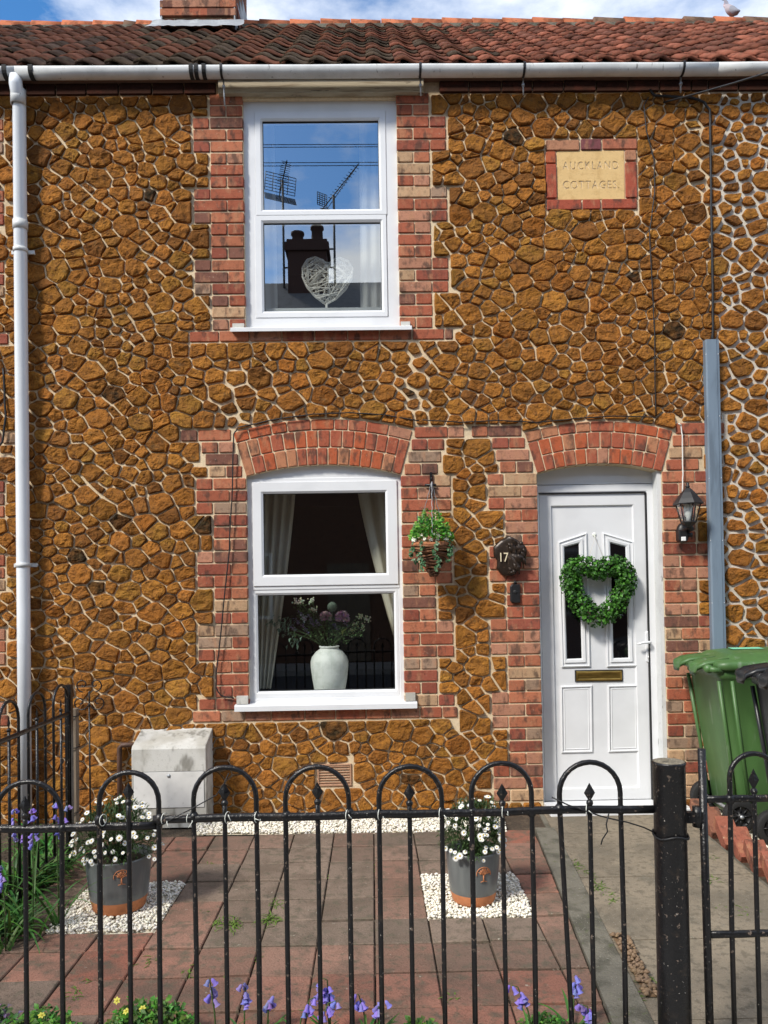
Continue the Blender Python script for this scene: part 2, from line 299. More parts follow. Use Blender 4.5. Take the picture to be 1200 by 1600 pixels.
def wall_mesh(key, parent, x0, x1, m):
    b = MB(); ops = openings[key]
    xs = sorted({x0, x1, *[v for o in ops for v in o[:2]]}); zs = sorted({-0.3, Z_EAVE+0.06, *[v for o in ops for v in o[2:]]})
    for i in range(len(xs)-1):
        for j in range(len(zs)-1):
            cx, cz = (xs[i]+xs[i+1])/2, (zs[j]+zs[j+1])/2
            if any(o[0] < cx < o[1] and o[2] < cz < o[3] for o in ops): continue
            for yy, fl in ((0.0, 0), (0.26, 1)):
                q = [(xs[i],yy,zs[j]),(xs[i+1],yy,zs[j]),(xs[i+1],yy,zs[j+1]),(xs[i],yy,zs[j+1])]
                b.add(q if not fl else q[::-1], [(0,1,2,3)])
    for o in ops:
        a, c, d, e = o
        for p, q in (((a,d),(a,e)),((a,e),(c,e)),((c,e),(c,d)),((c,d),(a,d))):
            b.add([(p[0],0,p[1]),(q[0],0,q[1]),(q[0],0.26,q[1]),(p[0],0.26,p[1])], [(0,1,2,3)])
    return b
def brick_tint(p=None):
    k = random.random()
    c = (0.35, 0.105, 0.058) if k < .26 else (0.28, 0.082, 0.052) if k < .42 else (0.42, 0.150, 0.08) if k < .64 else (0.42, 0.20, 0.125) if k < .82 else (0.19, 0.085, 0.06) if k < .88 else (0.47, 0.30, 0.175) if k < .95 else (0.33, 0.22, 0.15)
    j = U(.88, 1.12); return tuple(q*j for q in c)
def add_brick(key, poly, tint=None): bricks[key].append((poly, tint or brick_tint()))
BL, BH, J = 0.2205, 0.1062, 0.008                 # stretcher, header, joint

def row_bricks(key, xe, sd, z0, z1, wide, k):
    """one course of a jamb, from the opening edge xe outwards (sd = -1 left, +1 right)"""
    if wide: seq = [BH, BL] if k % 2 == 0 else [BL, BH]
    else: seq = [BL] if k % 2 == 0 else [(BL-J)/2, (BL-J)/2]
    x = xe
    for w in seq:
        a, b_ = x, x+sd*w
        add_brick(key, rect(min(a,b_)+U(-.002,.002), z0+U(0,.003), max(a,b_)+U(-.002,.002), z1-U(0,.003))); x = b_+sd*J
    return x
def quoin(key, xe_fn, sd, zt, zb, pat):
    n = len(pat); p = (zt-zb)/(n-1); grp = None
    for k, ch in enumerate(pat):
        zc = zt-p*k; z0, z1 = zc-p/2+J/2, zc+p/2-J/2; xe = xe_fn(zc)
        kk = k if ch == 'W' else k+1
        xo = row_bricks(key, xe, sd, z0, z1, ch == 'W', {'W': (k+1), 'N': k}[ch])
        obstacles.append(rect(min(xe,xo), zc-p/2, max(xe,xo), zc+p/2))

def arch(key, o, hs, n_in, n_mid, n_out):
    g = arch_geo(o); Rr, a0 = g[2], g[3]; r1, r2, r3 = Rr+hs[0], Rr+hs[1], Rr+hs[2]
    def seg(ra, rb, a, b_, nn=2):
        ja = J/2/rb
        bot = [apt(g, ra+J/2, a+ja+(b_-a-2*ja)*i/nn) for i in range(nn+1)]; top = [apt(g, rb-J/2, b_-ja-(b_-a-2*ja)*i/nn) for i in range(nn+1)]
        k = random.random(); c = (0.42, 0.105, 0.045) if k < .45 else (0.36, 0.10, 0.055) if k < .7 else (0.44, 0.19, 0.10) if k < .87 else brick_tint()
        add_brick(key, bot+top, c)
    aw = 0.072/r2
    for sg in (-1, 1): seg(Rr-J/2, r2, *sorted((sg*a0, sg*(a0-aw))))
    for ra, rb, n in ((Rr-J/2, r1, n_in), (r1, r2, n_mid)):
        ws = [U(.9, 1.1) for _ in range(n)]; t = sum(ws); a = -a0+aw
        for w in ws: b_ = a+w/t*2*(a0-aw); seg(ra, rb, a, b_); a = b_
    ws = [U(.72, 1.25) for _ in range(n_out)]; t = sum(ws); a = -a0
    for w in ws: b_ = a+w/t*2*a0; seg(r2, r3, a, b_, 3); a = b_
    obstacles.append([apt(g, Rr, -a0)] + [apt(g, Rr, a0)] + [apt(g, r3+.004, a0-2*a0*i/8) for i in range(9)])
    return g
def arch_edge(o, g, sd, r3):
    """edge of the jamb brickwork: the opening below the springing, the arch's sloping end above it"""
    def fn(z):
        if z < o['zs']-0.02: return o['xr'] if sd > 0 else o['xl']
        t = math.tan(g[3]); return g[0]+sd*((z+0.04-g[1])*t + J*0.7)
    return fn

ZR = lambda px, py: Z(px, py)
PAT_U = 'NN'+'WWWNNN'*3
def upper_surround(key, dx):
    zt, zb = Z(500, 155), Z(500, 506)
    for sd in (-1, 1): quoin(key, (lambda z, sd=sd: (UW['xr'] if sd > 0 else UW['xl'])+dx), sd, zt, zb, PAT_U)
    x0, x1, zc = X(297, 526)+dx, X(709, 521)+dx, Z(500, 524.5); h = 0.034
    x = x0; obstacles.append(rect(x0, zc-.04, x1, zc+.04))
    while x < x1-0.05: w = min(U(.2, .225), x1-x); add_brick(key, rect(x, zc-h, x+w-J, zc+h)); x += w
def lower_surround(key, dx):
    o = dict(LW); o['xl'] += dx; o['xr'] += dx
    g = arch(key, o, (.117, .235, .312), 13, 13, 9)
    zt, zb = Z(507, 678), Z(509, 1097); pat = 'WNNN'+'WWWNNN'*3+'W'
    for sd in (-1, 1): quoin(key, arch_edge(o, g, sd, .31), sd, zt, zb, pat)
    zc = Z(509, 1116); x0, x1 = X(302, 1120)+dx, X(716, 1112)+dx; h = .034; x = x0; obstacles.append(rect(x0, zc-.04, x1, zc+.04))
    while x < x1-0.05: w = min(U(.15, .225), x1-x); add_brick(key, rect(x, zc-h, x+w-J, zc+h)); x += w
    return g
upper_surround('m', 0); gL = lower_surround('m', 0)
gD = arch('m', DR, (.105, .215, .29), 10, 10, 8)
for sd in (-1, 1): quoin('m', arch_edge(DR, gD, sd, .29), sd, Z(942, 671.5), Z(945, 1239.5), 'WNNN'+'WWWNNN'*4+'WWW')
upper_surround('l', DXL); gLL = lower_surround('l', DXL)
# windows and doors keep stones away too
for k in openings:
    for o in openings[k]: obstacles.append(rect(o[0]-.01, o[2]-.06, o[1]+.01, o[3]+.01))
obstacles.append(rect(X(345, 140), Z(500, 152), X(662, 140), Z(500, 120)))        # timber lintel
obstacles.append(rect(UW['xl']+DXL-.1, Z(500, 152), UW['xr']+DXL+.1, Z(500, 120)))
NP = dict(x0=X(853, 272), x1=X(995, 272), z0=Z(924, 328), z1=Z(924, 218)); obstacles.append(rect(NP['x0'], NP['z0'], NP['x1'], NP['z1']))
VT = dict(x0=X(494, 1210), x1=X(551, 1210), z0=Z(522, 1230), z1=Z(522, 1192)); obstacles.append(rect(VT['x0'], VT['z0'], VT['x1'], VT['z1']))

wallm = {'m': wall_mesh('m', house, XA, XB, 'mortar'), 'l': wall_mesh('l', house_l, XMIN, XA, 'mortar'), 'r': wall_mesh('r', house_r, XB, XMAX, 'mortar_pale')}
def arch_back(b, g, hs):                          # mortar behind the arch bricks
    Rr, a0 = g[2], g[3]; n = 12
    for yy in (0.0, 0.2):
        pass
    lo = [apt(g, Rr, -a0+2*a0*i/n) for i in range(n+1)]; hi = [apt(g, Rr+hs, -a0+2*a0*i/n) for i in range(n+1)]
    for i in range(n):
        b.add([(lo[i][0],-.001,lo[i][1]),(lo[i+1][0],-.001,lo[i+1][1]),(hi[i+1][0],-.001,hi[i+1][1]),(hi[i][0],-.001,hi[i][1])], [(0,1,2,3)])
        b.add([(lo[i][0],-.001,lo[i][1]),(lo[i+1][0],-.001,lo[i+1][1]),(lo[i+1][0],.2,lo[i+1][1]),(lo[i][0],.2,lo[i][1])], [(0,1,2,3)])
arch_back(wallm['m'], gL, .3); arch_back(wallm['m'], gD, .28); arch_back(wallm['l'], gLL, .3)
walls = {'m': wallm['m'].obj('wall', 'mortar', house), 'l': wallm['l'].obj('wall', 'mortar', house_l), 'r': wallm['r'].obj('wall', 'mortar_pale', house_r)}

def round_poly(poly, k=0.28):
    out = []; n = len(poly)
    for i in range(n):
        p0, p1, p2 = poly[i-1], poly[i], poly[(i+1)%n]
        out.append((p1[0]+(p0[0]-p1[0])*k, p1[1]+(p0[1]-p1[1])*k)); out.append((p1[0]+(p2[0]-p1[0])*k, p1[1]+(p2[1]-p1[1])*k))
    return out
def chamfer(poly, d):
    out = []; n = len(poly)
    for i in range(n):
        p0, p1, p2 = (Vector(poly[i-1]), Vector(poly[i]), Vector(poly[(i+1)%n])); dd = d*U(.4, 1.6)
        a = (p0-p1); c = (p2-p1)
        if a.length > 4*dd and c.length > 4*dd and abs(a.normalized().dot(c.normalized())) < .8:
            out += [tuple(p1+a.normalized()*dd), tuple(p1+c.normalized()*dd)]
        else: out.append(tuple(p1))
    return out
def in_view(x, z, y=0.0):
    v = ROT.transposed() @ (Vector((x, y, z))-CAM); u = CX+F_PX*v.x/-v.z; w = CY-F_PX*v.y/-v.z
    return -10 < u < 1210 and -10 < w < 1610
def brick_obj(poly, tint, parent, yf=None, depth=0.11, mb=None, name='brick', m='brick'):
    b = mb or MB(); b.c = tint; yf = (YF if yf is None else yf)+U(-.003, .002); p = chamfer(poly, .005)
    b.ring(p, [(0, yf+depth), (0, yf+.004), (.004, yf)], True, False)
    if mb is None:
        c = [sum(q[0] for q in poly)/len(poly), yf, sum(q[1] for q in poly)/len(poly)]
        return b.obj(name, m, parent, at=c)
for key in bricks:
    rest = MB()
    for poly, t in bricks[key]:
        cx = sum(q[0] for q in poly)/len(poly); cz = sum(q[1] for q in poly)/len(poly)
        if in_view(cx, cz): brick_obj(poly, t, walls[key])
        else: brick_obj(poly, t, None, mb=rest)
    if rest.v: rest.obj('brickwork', 'brick', walls[key], kind='stuff')
# header course below the eaves, the gutter's shade painted into its colour
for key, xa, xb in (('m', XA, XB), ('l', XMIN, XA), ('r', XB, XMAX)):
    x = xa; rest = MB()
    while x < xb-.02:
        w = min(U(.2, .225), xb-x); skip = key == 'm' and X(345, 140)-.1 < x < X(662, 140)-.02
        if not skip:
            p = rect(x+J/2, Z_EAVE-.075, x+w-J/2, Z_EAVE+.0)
            if in_view(x+.1, Z_EAVE-.04): brick_obj(p, tuple(q*.4 for q in brick_tint()), walls[key], yf=-.018, depth=.12, m='brick_eave_shade')
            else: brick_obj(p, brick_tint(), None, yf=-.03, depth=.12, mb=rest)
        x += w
    if rest.v: rest.obj('brickwork', 'brick_eave_shade', walls[key], kind='stuff')

# ---- rubble stones: a weighted Voronoi pattern cut back round the brickwork
def clip(poly, nx, nz, d):                        # keep nx*x + nz*z <= d
    out = []; n = len(poly)
    for i in range(n):
        p, q = poly[i], poly[(i+1)%n]; a = nx*p[0]+nz*p[1]-d; b = nx*q[0]+nz*q[1]-d
        if a <= 0: out.append(p)
        if (a < 0 < b) or (b < 0 < a): t = a/(a-b); out.append((p[0]+(q[0]-p[0])*t, p[1]+(q[1]-p[1])*t))
    return out
def poly_ac(p):
    A = cx = cz = 0; n = len(p)
    for i in range(n):
        x0, z0 = p[i]; x1, z1 = p[(i+1)%n]; k = x0*z1-x1*z0; A += k; cx += (x0+x1)*k; cz += (z0+z1)*k
    if abs(A) < 1e-9: return 0, p[0]
    return abs(A)/2, (cx/(3*A), cz/(3*A))
def edges_of(poly):
    n = len(poly); A = sum(poly[i][0]*poly[(i+1)%n][1]-poly[(i+1)%n][0]*poly[i][1] for i in range(n)); sg = 1 if A > 0 else -1; out = []
    for i in range(n):
        p, q = poly[i], poly[(i+1)%n]; dx, dz = q[0]-p[0], q[1]-p[1]; L = math.hypot(dx, dz)
        if L < 1e-6: continue
        nx, nz = sg*dz/L, -sg*dx/L; out.append((nx, nz, nx*p[0]+nz*p[1]))     # outward normal
    return out
OBS = [(edges_of(p), min(q[0] for q in p), max(q[0] for q in p), min(q[1] for q in p), max(q[1] for q in p)) for p in obstacles]
def sep(ob, x, z): return max(((e[0]*x+e[1]*z-e[2]), e) for e in ob[0])
ZTOP = Z_EAVE-.083; AN = 0.80                     # stones a little wider than tall
seeds = []; grid = {}; GC = 0.16
def near(x, z, r):
    gx, gz = int(x//GC), int(z//GC); k = int(r//GC)+1
    for i in range(gx-k, gx+k+1):
        for j in range(gz-k, gz+k+1):
            for s_ in grid.get((i, j), ()): yield s_
def rebuild():
    grid.clear()
    for i, s_ in enumerate(seeds): grid.setdefault((int(s_[0]//GC), int(s_[1]//GC)), []).append(i)
rs = random.Random(3)
for it in range(60000):
    x, z = rs.uniform(XMIN, XMAX), rs.uniform(-.06, ZTOP); r = rs.choice((.032, .038, .044, .050, .057)) if it < 8000 else rs.choice((.026, .031, .037, .042))
    if any(ob[1]-.02 < x < ob[2]+.02 and ob[3]-.02 < z < ob[4]+.02 and sep(ob, x, z)[0] < .022 for ob in OBS): continue
    ok = True
    for i in near(x, z, .16):
        s_ = seeds[i]; dx, dz = (x-s_[0])*AN, z-s_[1]; m_ = (r+s_[2])*.93
        if dx*dx+dz*dz < m_*m_: ok = False; break
    if ok: seeds.append([x, z, r]); grid.setdefault((int(x//GC), int(z//GC)), []).append(len(seeds)-1)
def cell(i):
    x, z, r = seeds[i]; p = rect(max(XMIN, x-.16), max(-.12, z-.14), min(XMAX, x+.16), min(ZTOP, z+.14))
    for j in near(x, z, .30):
        if j == i: continue
        s_ = seeds[j]; dx, dz = (s_[0]-x)*AN, s_[1]-z; d2 = dx*dx+dz*dz
        if d2 > .085 or d2 < 1e-8: continue
        w = .5+(r*r-s_[2]*s_[2])*.8/d2; w = min(.75, max(.25, w))
        nx, nz = dx*AN, dz; p = clip(p, nx, nz, nx*(x+(s_[0]-x)*w)+nz*(z+(s_[1]-z)*w))
        if len(p) < 3: return None
    for ob in OBS:
        if ob[1]-.2 < x < ob[2]+.2 and ob[3]-.2 < z < ob[4]+.2:
            d, e = sep(ob, x, z); p = clip(p, -e[0], -e[1], -e[2]-.003)
            if len(p) < 3: return None
    return p
for _ in range(2):
    new = []
    for i in range(len(seeds)):
        p = cell(i)
        if p:
            a, c = poly_ac(p); new.append([seeds[i][0]*.45+c[0]*.55, seeds[i][1]*.45+c[1]*.55, seeds[i][2]])
    seeds[:] = new; rebuild()
from mathutils import noise as mnoise
def stone(b, poly, gap, tint):
    b.c = tint
    p = inset(clean(poly), gap)
    a, c = poly_ac(p)
    q = []
    for k in range(len(p)):                       # split long edges so that the outline can wander
        p0, p1 = p[k], p[(k+1)%len(p)]; L = math.hypot(p1[0]-p0[0], p1[1]-p0[1]); n = 2 if L > .05 else 1
        for t in range(n): q.append((p0[0]+(p1[0]-p0[0])*t/n+(U(-.004,.004) if t else 0), p0[1]+(p1[1]-p0[1])*t/n+(U(-.004,.004) if t else 0)))
    q = round_poly(q, .17); h = U(.013, .026)*min(1.15, .65+a/.012); tx, tz = U(-.20, .20), U(-.24, .14); sd = U(0, 50)
    rings = []
    for s_, y in ((1, .01), (1, -.45), (.97, -.80), (.88, -.97), (.72, -1.0), (.52, -1.0), (.3, -1.0), (.1, -1.0)):
        rr = []
        for x, z in q:
            X_, Z_ = c[0]+(x-c[0])*s_, c[1]+(z-c[1])*s_; yy = y*h if y < 0 else y
            if s_ < 1:
                nn = mnoise.noise((X_*22, sd, Z_*22))*.008+mnoise.noise((X_*55, sd+9, Z_*55))*.005+mnoise.noise((X_*120, sd+19, Z_*120))*.0025
                yy += nn*(1.1 if s_ < .9 else .7) + tx*(X_-c[0])*.9 + tz*(Z_-c[1])*.9; X_ += mnoise.noise((X_*70, 3, Z_*70))*.003; Z_ += mnoise.noise((X_*70, 8, Z_*70))*.003
                yy = min(yy, -.003)
            rr.append((X_, yy, Z_))
        rings.append(rr)
    b.loft(rings, False, True, True, False)
def clean(p):
    out = []
    for q in p:
        if not out or math.hypot(q[0]-out[-1][0], q[1]-out[-1][1]) > .008: out.append(q)
    if len(out) > 3 and math.hypot(out[0][0]-out[-1][0], out[0][1]-out[-1][1]) <= .008: out.pop()
    return out
def stone_tint():
    k = random.random(); j = U(.72, 1.20)
    if k < .009: return (.10, .16, .4)
    if k < .12: return (j*.62, j*.60, j*.75)
    if k < .22: return (j*.95, j*1.12, j*1.1)
    if k < .26: return (j*.95, j*.84, j*.8)
    return (j, j*U(.94, 1.06), j)
REPAIR = [((X(u0, v0), Z(u0, v0)), (X(u1, v1), Z(u1, v1))) for u0, v0, u1, v1 in ((358, 595, 368, 650), (652, 555, 655, 575), (648, 575, 650, 655), (1092, 200, 1096, 280))]
cells = []
for i in range(len(seeds)):
    p = cell(i)
    if not p: continue
    p = clean(p)
    if len(p) < 3: continue
    a, c = poly_ac(p)
    if a < .0011: continue
    # sheltered strips: broad pale joints near the right-hand cottage and in a few old repairs
    gap = .0062+.0025*mnoise.noise((c[0]*1.3, 4, c[1]*1.3))
    key = 'l' if c[0] < XA else 'r' if c[0] > XB else 'm'
    if key == 'r': gap += .0055
    for (ax, az), (bx, bz) in REPAIR:             # old cracks filled with broad pale mortar
        t = max(0, min(1, ((c[0]-ax)*(bx-ax)+(c[1]-az)*(bz-az))/((bx-ax)**2+(bz-az)**2)))
        if math.hypot(c[0]-ax-(bx-ax)*t, c[1]-az-(bz-az)*t) < .075: gap += .007
    if a < .003: gap = min(gap, .0055)
    cells.append((key, a, c, p, max(.004, gap)))
for key in ('m', 'l', 'r'):
    sel = sorted([q for q in cells if q[0] == key and in_view(q[2][0], q[2][1])], key=lambda q: -q[1])[:300]; ids = {id(q) for q in sel}; rest = MB(True)
    for q in cells:
        if q[0] != key: continue
        if id(q) in ids: b = MB(True); stone(b, q[3], q[4], stone_tint()); b.obj('stone', 'carstone', walls[key], at=(q[2][0], 0, q[2][1]))
        else: stone(rest, q[3], q[4], stone_tint())
    if rest.v: rest.obj('rubble_stone', 'carstone', walls[key], kind='stuff')
print('stones', len(cells), 'bricks', {k: len(v) for k, v in bricks.items()})
# ------------------------------------------------------------------ windows, door, roof, gutter of the terrace
def prect(x0, y0, x1, y1, y):                     # photo rectangle -> (x, z) rectangle on the plane y
    cx, cy = (x0+x1)/2, (y0+y1)/2
    return rect(W(x0, cy, y).x, W(cx, y1, y).z, W(x1, cy, y).x, W(cx, y0, y).z)
def shift(poly, dx): return [(p[0]+dx, p[1]) for p in poly]
def frame(b, outer, w, yb, yf, ch=.006): b.ring(outer, [(0, yb), (0, yf+ch*.5), (ch*.5, yf), (w-ch, yf), (w, yf+ch), (w, yb)], False)
def frame2(b, outer, inner, yb, yf, ch=.012):
    rings = [[(x, yb, z) for x, z in outer], [(x, yf+.003, z) for x, z in outer], [(x, yf, z) for x, z in inset(outer, .003)], [(x, yf, z) for x, z in inset(inner, -ch)], [(x, yf+ch*.7, z) for x, z in inner], [(x, yb, z) for x, z in inner]]
    b.loft(rings, False, False)
def pane(parent, poly, y, m, name='pane'):
    q = inset(poly, -.004); b = MB(); b.add([(x, y, z) for x, z in q], [tuple(range(len(q)))]); return b.obj(name, m, parent)
def gasket(parent, poly, y): b = MB(); frame(b, inset(poly, -.002), .0055, y+.01, y-.004, .001); return b.obj('seal', 'seal', parent)
YW = .032
def make_window(h, dx, low):
    if not low:
        o = rect(UW['xl']+dx, UW['zb'], UW['xr']+dx, UW['zt'])
        s1, s2 = shift(prect(399, 174, 603.5, 336.5, YW), dx), shift(prect(399, 336.5, 605, 496, YW), dx)
        p1, p2 = shift(prect(410.5, 188, 592, 327, YW), dx), shift(prect(412, 347, 596, 485.5, YW), dx); sl = prect(360, 509, 643.5, 517, -.05)
    else:
        o = rect(LW['xl']+dx, LW['zb'], LW['xr']+dx, Z(507, 748))
        s1, s2 = shift(prect(395, 752, 621.5, 914.5, YW-.012), dx), shift(prect(396, 917, 624, 1090, YW), dx)
        p1, p2 = shift(prect(411.5, 770, 603, 897, YW-.012), dx), shift(prect(403, 928.5, 616.5, 1079, YW), dx); sl = prect(366, 1099, 652, 1109.5, -.06)
    s2 = [s2[0], s2[1], (s2[2][0], s2[2][1]), s2[3]]
    b = MB(); inner = rect(s1[0][0]+.004, s2[0][1]+.004, s1[1][0]-.004, s1[2][1]-.004)
    b.ring(inset(o, -.012), [(0, .13), (0, YW+.004), (.003, YW)], False)
    oo = inset(o, -.009)
    b.loft([[(x, YW, z) for x, z in oo], [(x, YW, z) for x, z in inset(inner, -.006)], [(x, YW+.006, z) for x, z in inner], [(x, .13, z) for x, z in inner]], False, False)
    if low:                                       # arched head panel and the bar between the lights
        g = (gL[0]+dx, gL[1], gL[2], gL[3]); n = 14; top = [apt(g, g[2]+.006, -g[3]+2*g[3]*i/n) for i in range(n+1)]
        b.prism([(o[3][0]-.01, o[3][1]+.003), (o[2][0]+.01, o[2][1]+.003)] + top[::-1], YW+.008, .13)
        b.box((inner[0][0]-.01, YW-.003, s2[2][1]-.012), (inner[1][0]+.01, .12, s1[0][1]+.006))
    w = b.obj('window', 'upvc', h)
    for s_, p, yy in ((s1, p1, YW-.012 if low else YW-.006), (s2, p2, YW+.002 if low else YW-.0055)):
        b = MB(); frame2(b, s_, p, yy+.06, yy, .014); b.obj('sash', 'upvc', w)
        gasket(w, p, yy+.022); pane(w, p, yy+.026, 'window_glass_low' if low else 'window_glass')
    sl = shift(sl, dx); b = MB(); x0, z0, x1, z1 = sl[0][0], sl[0][1], sl[1][0], sl[2][1]
    prof = [(.05, z1+.004), (-.045, z1-.004), (-.058, z1-.012), (-.058, z0), (-.05, z0), (-.048, z1-.02), (.05, z1-.02)]
    b.loft([[(x0, y, z) for y, z in prof], [(x1, y, z) for y, z in prof]]); b.obj('sill', 'upvc', w)
    for xa, xb in ((x0+.01, o[0][0]-.004), (o[1][0]+.004, x1-.01)):   # old stone sill ends beside the white sill
        b = MB(); b.box((xa, -.03, z1+.001), (xb, .02, z1+(.055 if low else .03))); b.obj('sill_end', 'box_concrete', w)
    return w
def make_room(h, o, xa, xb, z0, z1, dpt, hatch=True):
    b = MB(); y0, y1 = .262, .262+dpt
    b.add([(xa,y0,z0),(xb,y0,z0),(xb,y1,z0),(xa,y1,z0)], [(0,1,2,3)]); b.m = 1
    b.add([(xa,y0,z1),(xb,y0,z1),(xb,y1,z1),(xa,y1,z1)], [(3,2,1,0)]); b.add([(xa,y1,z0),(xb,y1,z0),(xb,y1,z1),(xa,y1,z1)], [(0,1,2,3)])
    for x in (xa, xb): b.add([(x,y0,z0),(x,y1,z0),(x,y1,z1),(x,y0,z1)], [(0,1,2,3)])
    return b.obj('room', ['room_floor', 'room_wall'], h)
w_up = make_window(house, 0, False); w_low = make_window(house, 0, True)
make_window(house_l, DXL, False); make_window(house_l, DXL, True)
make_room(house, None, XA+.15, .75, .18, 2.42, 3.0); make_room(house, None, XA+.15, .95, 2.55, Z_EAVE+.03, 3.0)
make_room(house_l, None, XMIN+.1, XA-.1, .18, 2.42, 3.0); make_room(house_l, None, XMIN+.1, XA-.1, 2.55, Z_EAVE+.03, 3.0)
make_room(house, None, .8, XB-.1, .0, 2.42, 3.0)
b = MB()                                          # inner window board that carries the vase
b.box((LW['xl']+.01, .10, LW['zb']-.05), (LW['xr']-.01, .44, Z(508, 1084, .2))); b.obj('window_board', 'upvc_old', house)
b = MB(); b.box((UW['xl']+.01, .10, UW['zb']-.05), (UW['xr']-.01, .40, Z(508, 489, .2))); b.obj('window_board', 'upvc_old', house)

# ---- front door
YD = .10
fr = MB(); dl, dr, ztr = DR['xl'], DR['xr'], Z(930, 757, YD)
lf = prect(846.5, 769.5, 1015, 1252, YD)          # the leaf
zth = lf[0][1]
fr.ring(rect(dl-.012, zth-.03, dr+.002, ztr), [(0, .2), (0, YD), ], False)
o_ = rect(dl-.012, zth-.03, dr+.002, ztr)
frame2(fr, o_, rect(lf[0][0], zth, lf[1][0], lf[2][1]), .2, YD, .008)
g = gD; n = 14; top = [apt(g, g[2]+.006, -g[3]+2*g[3]*i/n) for i in range(n+1)]
fr.prism([(o_[3][0], ztr+.004), (o_[2][0], ztr+.004)] + top[::-1], YD+.006, .2)
fr.ring(rect(dl+.01, ztr+.02, dr-.02, DR['zs']-.006), [(0, YD+.006), (.0, YD+.002), (.004, YD+.002)], True)
door_frame = fr.obj('door_frame', 'upvc', house)
b = MB(); b.box((dr-.030, .012, -.02), (dr-.002, .2, DR['zs']+.01)); b.obj('reveal_lining', 'upvc_old', door_frame)
b = MB(); sl = prect(845, 1268, 1062, 1290, -.06); zt = zth-.028
prof = [(.19, zt), (YD-.02, zt-.004), (-.05, zt-.02), (-.062, zt-.03), (-.062, -.02), (.19, -.02)]
b.loft([[(dl+.004, y, z) for y, z in prof], [(dr-.006, y, z) for y, z in prof]]); b.obj('threshold', 'upvc', door_frame)

b = MB(); b.ring(rect(dl+.004, -.02, dr+.07, .036), [(0, .012), (0, -.196), (.004, -.2)], True, True); b.obj('door_step', 'upvc', door_frame)
d = MB(); YL = YD+.022
pan = prect(866.5, 791, 992, 1230, YL)            # recessed field of the leaf
d.ring(rect(lf[0][0]+.004, zth+.004, lf[1][0]-.004, lf[2][1]-.004), [(0, .19), (0, YL-.004), (.004, YL-.008)], False)
oo = inset(rect(lf[0][0]+.004, zth+.004, lf[1][0]-.004, lf[2][1]-.004), .004)
d.loft([[(x, YL-.008, z) for x, z in oo], [(x, YL-.008, z) for x, z in inset(pan, -.008)], [(x, YL+.006, z) for x, z in pan]], False, True)
door = d.obj('door', 'upvc', house)
YP = YL+.006
def c6(x, y): q = W(740+x/2.609, 620+y/2.609, YP); return (q.x, q.z)
def c8(x, y): q = W(700+x/2.4, 1000+y/2.4, YP); return (q.x, q.z)
for quad, gl in (([(358,1103),(475,1100),(460,553),(343,592)], [(380,1068),(440,1066),(428,598),(369,614)]), ([(543,1101),(666,1098),(650,590),(524,553)], [(570,1065),(630,1063),(618,612),(556,596)])):
    q = [c6(*p) for p in quad]; gq = [c6(*p) for p in gl]; b = MB()
    mid = [tuple(q[i][k]*.5+gq[i][k]*.5 for k in (0, 1)) for i in range(4)]
    R_ = lambda poly, y: [(x, y, z) for x, z in poly]
    b.loft([R_(q, YP+.002), R_(q, YP-.010), R_(inset(q, .008), YP-.014), R_(inset(q, .013), YP-.006), R_(mid, YP-.006), R_(inset(mid, .004), YP-.015), R_(inset(gq, -.008), YP-.013), R_(gq, YP-.004)], False, False)
    b.obj('glazing_frame', 'upvc', door)
    b = MB(); b.add([(x, YP-.003, z) for x, z in gq], [(0,1,2,3)]); b.obj('pane', 'door_glass', door)
for quad in ([(424,424),(543,421),(540,168),(421,172)], [(601,421),(719,417),(716,166),(598,169)]):
    q = [c8(*p) for p in quad]; b = MB()
    b.ring(q, [(0, YP+.002), (.002, YP-.009), (.009, YP-.012), (.013, YP-.004), (.022, YP-.002), (.026, YP-.007), (.032, YP-.004)], True); b.obj('raised_panel', 'upvc', door)
q = [c6(413,1161), c6(607,1159), c6(606,1111), c6(412,1114)]
b = MB(); b.ring(q, [(0, YP), (0, YP-.008), (.003, YP-.010)], True); lb = b.obj('letterbox', 'seal', door)
qq = inset(q, .008); b = MB(); b.ring(qq, [(-.002, YP-.008), (0, YP-.013), (.008, YP-.017), (.014, YP-.014)], True); b.obj('letter_flap', 'brass', lb)
YH = YL-.008; hx = W(1012.5, 1003, YH)
b = MB(True); pl = [(hx.x+.019*math.cos(a), (Z(1012, 990, YH) if math.sin(a) > 0 else Z(1013, 1031, YH))+.019*math.sin(a)) for a in [2*math.pi*k/24 for k in range(24)]]
b.ring(pl, [(0, YH+.002), (.001, YH-.006), (.005, YH-.009)], True, smooth=False); hd = b.obj('handle', 'upvc', door)
b = MB(True); b.tube([(hx.x, YH-.006, hx.z), (hx.x, YH-.045, hx.z), (hx.x-.012, YH-.052, hx.z), (hx.x-.06, YH-.054, hx.z-.002), (W(992, 1006, YH).x, YH-.05, W(992, 1006, YH).z)], [.009, .009, .009, .0085, .0075], 10); b.obj('lever', 'upvc', hd)
kz = Z(1013, 1027, YH); b = MB(); b.lathe([(.0085, 0), (.0085, .004)], 14, Matrix.Translation((hx.x, YH-.009, kz)) @ Matrix.Rotation(R(90), 4, 'X')); b.box((hx.x-.004, YH-.0128, kz-.022), (hx.x+.004, YH-.009, kz)); b.obj('lock', 'steel', hd)

b = MB(); b.box((lf[1][0]-.007, YD-.002, zth+.004), (lf[1][0]+.0015, YD+.03, lf[2][1]-.004)); b.obj('seal', 'seal', door_frame)
b = MB(); b.box((lf[0][0]+.004, YD-.001, lf[2][1]-.003), (lf[1][0]-.008, YD+.03, lf[2][1]+.001)); b.obj('seal', 'seal', door_frame)
